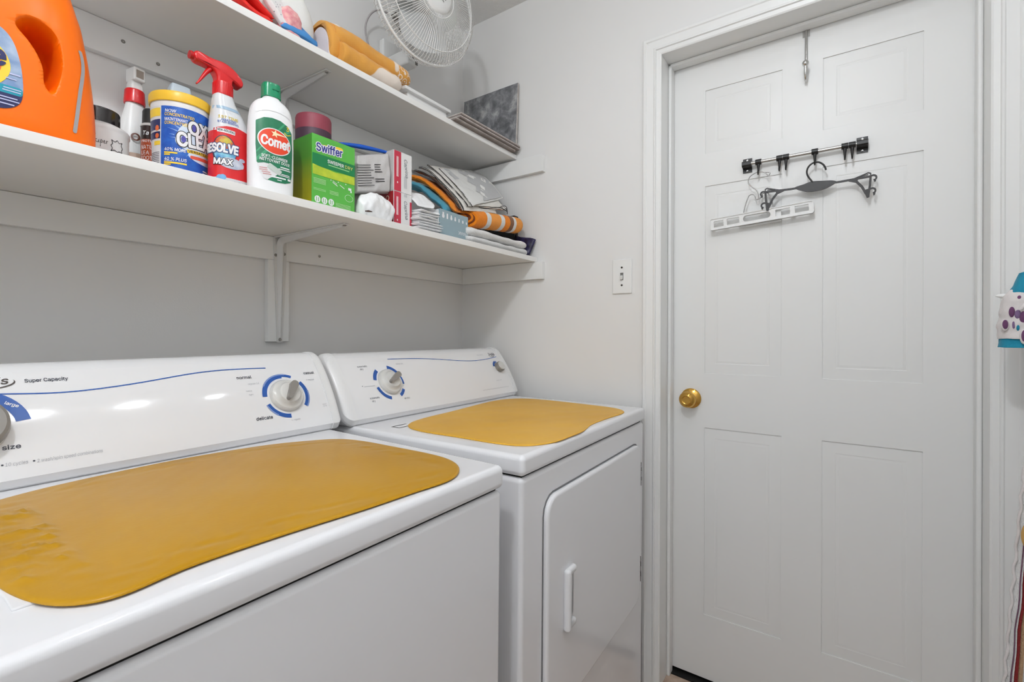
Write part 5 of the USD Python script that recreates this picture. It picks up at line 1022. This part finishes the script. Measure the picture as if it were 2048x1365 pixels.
m = loft([sring(x, y, z, 2.3, 40, (c_, 0)) for z, x, y, c_ in ((.0, .012, .012, .004), (.004, .024, .018, .002), (.02, .029, .020, 0), (.045, .027, .019, -.002), (.062, .019, .014, -.003), (.070, .008, .008, -.004), (.071, .001, .001, -.004))]); m = sub(m, .006); m = disp(m, .0022, 70, 85)
part(a, 'bundle', m, mat('fabric_pink', (222, 138, 146), .75, var=(90, (236, 184, 178)), bump=(150, .5)), smooth=60)
a = thing('folded_fabric', 'blue fabric strip right of the pink bundle on the upper shelf', 'fabric', (0, 0, 0))
m = slab([(-.950, -.274, U0+.009), (-.920, -.2765, U0+.0095), (-.885, -.2765, U0+.0085), (-.856, -.274, U0+.0075)], [(-.912, -.240, U0+.058), (-.890, -.243, U0+.048), (-.868, -.247, U0+.034), (-.848, -.250, U0+.020)], .015, 24, 16, .0015, 86); part(a, 'cloth', m, mat('fabric_blue', (74, 144, 208), .75, bump=(200, .3)), smooth=60)
a = thing('white_pillow', 'plump white pillow behind the coloured fabrics on the upper shelf', 'pillow', (-.8800, -.1500, U0), 0)
m = pillow(.140, .165, .175, 2.6, 64, 14); m = sub(m, .014); m = disp(m, .003, 18, 87); m.vertices[:, 2] = np.maximum(m.vertices[:, 2], 0); m.vertices[:, 2] *= np.clip(1.0-.35*np.clip((m.vertices[:, 0]-.005)/.065, 0, 1)**1.3, .3, 1); part(a, 'cover', m, mat('pillow_white', (236, 235, 230), .8, bump=(160, .3)), smooth=60)

# ochre patterned tablecloth, folded and rolled double
a = thing('folded_tablecloth', 'ochre and white patterned tablecloth, folded double on the upper shelf', 'tablecloth', (-.6750, -.2120, U0), 0)
goldm = usdkit.material(stage, '/World/Looks/cloth_ochre', {'tc': ('texture_coordinate', {}), 'n': ('noise_texture', {'scale': 9., 'detail': 1.}), 'r': ('rgb_ramp', {'ramp': [(.0, lin((214, 146, 48))), (.60, lin((224, 160, 66))), (.615, lin((236, 222, 208))), (1, lin((232, 224, 216)))], 'interpolate': True}),
    'v': ('voronoi_texture', {'scale': 42.}), 'k': ('math', {'math_type': 'multiply', 'value2': 22.}), 'q': ('math', {'math_type': 'sine'}), 'rr': ('rgb_ramp', {'ramp': [(0, lin((222, 158, 64))), (.45, lin((222, 158, 64))), (.55, lin((236, 218, 204))), (1, lin((236, 218, 204)))]}), 'sx': ('separate_xyz', {}), 'mr': ('map_range', {'from_min': .102, 'from_max': .108, 'clamp': True}), 'mx': ('mix_color', {}),
    'w': ('noise_texture', {'scale': 180., 'detail': 3.}), 'b': ('bump', {'strength': .35, 'distance': .001}), 'p': ('principled_bsdf', {'roughness': .7, 'sheen_weight': .2})},
    [('tc.object', 'n.vector'), ('n.fac', 'r.fac'), ('tc.object', 'v.vector'), ('v.distance', 'k.value1'), ('k.value', 'q.value1'), ('q.value', 'rr.fac'), ('tc.object', 'sx.vector'), ('sx.x', 'mr.value'), ('mr.result', 'mx.fac'), ('r.color', 'mx.a'), ('rr.color', 'mx.b'), ('mx.result', 'p.base_color'), ('tc.object', 'w.vector'), ('w.fac', 'b.height'), ('b.normal', 'p.normal')], surface='p.BSDF')
lining = mat('lining_lilac', (226, 220, 226), .75, bump=(160, .3))
def roll2(L, r, xs, y0, z0, taper, seed, sq=1.0):
    R = []; K = 40; n = 44; t = np.linspace(0, 2*np.pi, n, endpoint=False)
    for k in range(K):
        e0, e1 = min(1, k/2.), min(1, (K-1-k)/5.); s_ = (.9+.1*e0)*(.25+.75*math.sqrt(max(0, 1-(1-e1)**2)))
        rr = r*s_*(1+taper*(1-k/(K-1))); R.append(np.c_[np.full(n, xs+L*k/(K-1)), y0+1.25*rr*np.cos(t), z0+sq*rr*np.sin(t)])
    m = loft(R); m = disp(m, .0024, 42, seed); m = disp(m, .0008, 120, seed+1); return m
part(a, 'lower_roll', roll2(.215, .030, -.1035, -.018, .0375, .18, 90), goldm, smooth=60)
part(a, 'upper_roll', roll2(.282, .031, -.1120, .008, .089, .30, 93), goldm, smooth=60)
hook_ = [(-.020, .004), (-.058, .012), (-.066, .045), (-.060, .080), (-.040, .108), (-.010, .122), (.020, .118), (.030, .100), (.020, .085)]
m = fold([(y_, z_) for y_, z_ in hook_], .013, .030, 8, .0012, 60, 95); part(a, 'end_fold', T(m, (-.112, .030, .0085)), goldm, smooth=60)
m = fold([(-.012, .010), (-.040, .022), (-.045, .055), (-.036, .080), (-.010, .098)], .010, .030, 8, .0012, 60, 96); part(a, 'lining_fold', T(m, (-.108, .026, .004)), lining, smooth=60)
lp_ = Polygon(smoothpath([(-.052, .004), (-.054, .040), (-.048, .074), (-.030, .100), (-.008, .108), (.012, .098), (.020, .060), (.018, .004)], 60, True)).intersection(sbox(-1, .0005, 1, 1)); m = extr(lp_, .016); m.vertices = m.vertices[:, [2, 0, 1]]+[-.1290, .026, .0015]; m.fix_normals(); part(a, 'lining', m, lining, smooth=40)

# white lidded box
a = thing('white_box', 'white box with an overhanging lid right of the ochre tablecloth', 'box', (-.4560, -.1750, U0), 0)
part(a, 'tray', rbox((-.082, -.072, 0), (.092, .11, .042), .002), mat('box_white', (234, 233, 231), .35))
part(a, 'lid', rbox((-.104, -.086, .031), (.104, .124, .066), .003), mat('box_white', None)) if False else part(a, 'lid', cat_([rbox((-.100, -.084, .036), (.102, .122, .047), .003)]), mat('box_white', None))

# grey tiles
tile_f = usdkit.material(stage, '/World/Looks/tile_marble', {'tc': ('texture_coordinate', {}), 'n': ('noise_texture', {'scale': 24., 'detail': 8., 'roughness': .62, 'distortion': .35}), 'r': ('rgb_ramp', {'ramp': [(.34, lin((92, 93, 96))), (.48, lin((124, 125, 128))), (.56, lin((146, 147, 149))), (.68, lin((186, 186, 186)))]}), 'p': ('principled_bsdf', {'roughness': .35})},
    [('tc.object', 'n.vector'), ('n.fac', 'r.fac'), ('r.color', 'p.base_color')], surface='p.BSDF')
tile_e = mat('tile_edge', (206, 200, 193), .6, var=(60, (182, 174, 168))); tile_b = mat('tile_back', (146, 136, 130), .75, var=(30, (128, 118, 112)))
for k, (lb_, z0, h, y0, x1) in enumerate((('bottom grey tile of the stack at the right end of the upper shelf', 0, .0095, -.2950, -.028), ('middle grey tile of the stack at the right end of the upper shelf', .0098, .0085, -.3040, -.014), ('top grey tile of the flat stack, under the upright tile', .0186, .0085, -.3070, -.013))):
    a = thing('floor_tile', lb_, 'tile', (0, 0, U0+z0))
    part(a, 'body', rbox((x1-.345, y0, .0006), (x1, y0+.285, h*.62), .0006), tile_b, 'brownish unglazed body')
    part(a, 'glazed_face', rbox((x1-.345, y0-.0006, h*.56), (x1, y0+.2853, h), .0010), tile_e)
a = thing('floor_tile', 'grey marbled tile standing upright against the right wall', 'tile', (-.0050, -.0200, U0+.0276), 0)
Ry = trimesh.transformations.rotation_matrix(math.radians(3.4), (0, 1, 0))
m = rbox((-.0090, -.276, 0), (0, -.001, .2480), .001); mf = bx((-.0094, -.2755, .0006), (-.0089, -.0015, .2474))
for q in (m, mf): q.apply_transform(trimesh.transformations.rotation_matrix(math.radians(3.2), (0, 1, 0))); q.apply_translation((-.0142, 0, .0005))
part(a, 'body', m, tile_e); part(a, 'glazed_face', mf, tile_f, 'grey marbled face')

# ------------------------------------------------------------------ pegs and textiles on the front side wall, at the right edge
a = thing('wall_peg', 'white wooden peg on the side wall holding the dotted cloth', 'peg', (-.160, YF, 1.2265))
part(a, 'peg_rod', tube(smoothpath([(0, .0, -.004), (0, .03, -.003), (0, .068, 0), (.0, .076, .0006)], 20), np.r_[np.full(17, .0052), [.0044, .003, .0012]], 14), trim_m, smooth=50)
part(a, 'base', rbox((-.012, 0, -.016), (.012, .006, .010), .002), trim_m)
a = thing('wall_peg', 'white wooden peg on the side wall holding the striped towel, outside the photo', 'peg', (-.330, YF, 1.10))
part(a, 'peg_rod', tube(smoothpath([(0, .0, -.004), (0, .03, -.003), (0, .060, 0), (.0, .066, .0006)], 20), np.r_[np.full(17, .0052), [.0044, .003, .0012]], 14), trim_m, smooth=50)
part(a, 'base', rbox((-.012, 0, -.016), (.012, .006, .010), .002), trim_m)
cl_w = cloth('cloth_offwhite', (224, 218, 216)); plum = cloth('cloth_plum', (112, 72, 108)); tealc = cloth('cloth_peacock', (40, 140, 168)); mauve = cloth('cloth_mauve', (128, 104, 140))
a = thing('dotted_cloth', 'white cloth with plum dots and teal lining on the peg at the right edge', 'cloth', (-.165, -1.6330, 1.121))
m = loft([sring(x, y, z, 2.2, 40, (0, c_)) for z, x, y, c_ in ((.004, .028, .0300, .0), (.0, .031, .0335, .0), (.02, .030, .032, .0), (.06, .026, .029, .0), (.095, .020, .024, 0), (.125, .020, .018, -.006), (.150, .014, .012, -.008), (.154, .004, .004, -.008))]); m = sub(m, .010); m = disp(m, .0015, 60, 103)
part(a, 'lining', m, tealc, 'teal lining', smooth=60)
m = loft([sring(x, y, z, 2.2, 48, (0, c_)) for z, x, y, c_ in ((.018, .033, .0335, .0), (.05, .034, .034, .0), (.085, .029, .031, .0), (.105, .024, .027, .0), (.118, .012, .016, -.002), (.120, .002, .002, -.002))]); m = sub(m, .008); m = disp(m, .0020, 75, 104)
part(a, 'outer_cloth', m, cl_w, smooth=60)
def blob(c_, ry_, rz_, t_, m_, nm='dot'): part(a, nm, T(trimesh.creation.icosphere(2, 1.0), c_, s=(t_, ry_, rz_)), m_, smooth=True)
for y_, z_, ry_, rz_, m_ in ((.019, .071, .0045, .0105, plum), (.011, .066, .0050, .0090, mauve), (.004, .059, .0055, .0130, plum), (.0165, .045, .0028, .0080, mauve), (.011, .041, .0026, .0075, tealc), (-.004, .052, .005, .011, tealc), (.008, .097, .004, .007, plum), (-.004, .097, .004, .008, mauve)):
    blob((-.0315+.006*(abs(y_-.004)/.02)+(.006 if z_ > .09 else 0), y_, z_), ry_, rz_, .0035, m_)
def tip(c_, ry_, rz_): blob(c_, ry_, rz_, .004, cl_w, 'petal_tip'); blob((c_[0]-.0018, c_[1], c_[2]+.001), ry_*.74, rz_*.80, .0035, plum)
tip((-.026, .0285, .045), .0060, .0120); tip((-.034, .0035, .022), .0062, .0150)
part(a, 'tie', tube(smoothpath([(-.034, -.010, .100), (-.038, .0, .088), (-.037, .010, .075)], 10), .0032, 8), cl_w, smooth=60)

a = thing('striped_towel', 'white towel with dark red and tan stripes hanging at the lower right edge', 'towel', (0, 0, 0))
A0 = np.array([(-.318, -1.628, 1.112), (-.305, -1.618, 1.00), (-.300, -1.6068, .847), (-.300, -1.5976, .708), (-.300, -1.5864, .521), (-.300, -1.581, .42)]); B0 = A0.copy(); B0[:, 1] = -1.664; B0[:, 0] = -.262
tr = mat('towel_dark_red', (140, 36, 38), .9, bump=(300, .9, 4, .003)); tt = mat('towel_tan', (186, 152, 118), .9, bump=(300, .9, 4, .003)); tp_ = mat('towel_purple', (128, 92, 112), .9)
fr_ = [0, .03, .06, .10, .17, .25, 1.0]; mm_ = [towel_w, tp_, towel_w, tr, tt, towel_w]
for k in range(6):
    f0, f1 = fr_[k], fr_[k+1]; P0 = A0*(1-f0)+B0*f0; P1 = A0*(1-f1)+B0*f1
    part(a, 'stripe', slab(P0, P1, .012, 34, 6, .0030, 111), mm_[k], smooth=60)
part(a, 'fringe', tube(smoothpath(np.vstack([A0+[-.002, .002, 0]]), 60)+np.c_[.0015*np.sin(np.arange(60)*2.1), .0015*np.cos(np.arange(60)*1.7), np.zeros(60)], .0022, 6), cl_w, smooth=60)
a = thing('ochre_pad', 'rounded ochre pad hanging in front of the striped towel at the right edge', 'pad', (-.345, -1.6140, .795))
part(a, 'pad', T(trimesh.creation.icosphere(3, 1.0), s=(.014, .0185, .030)), mat('pad_ochre', (206, 160, 88), .6), smooth=True)
part(a, 'loop', tube(smoothpath([(0, 0, .028), (.004, -.004, .12), (.012, -.008, .306)], 20), .0012, 6), mat('pad_ochre', None))
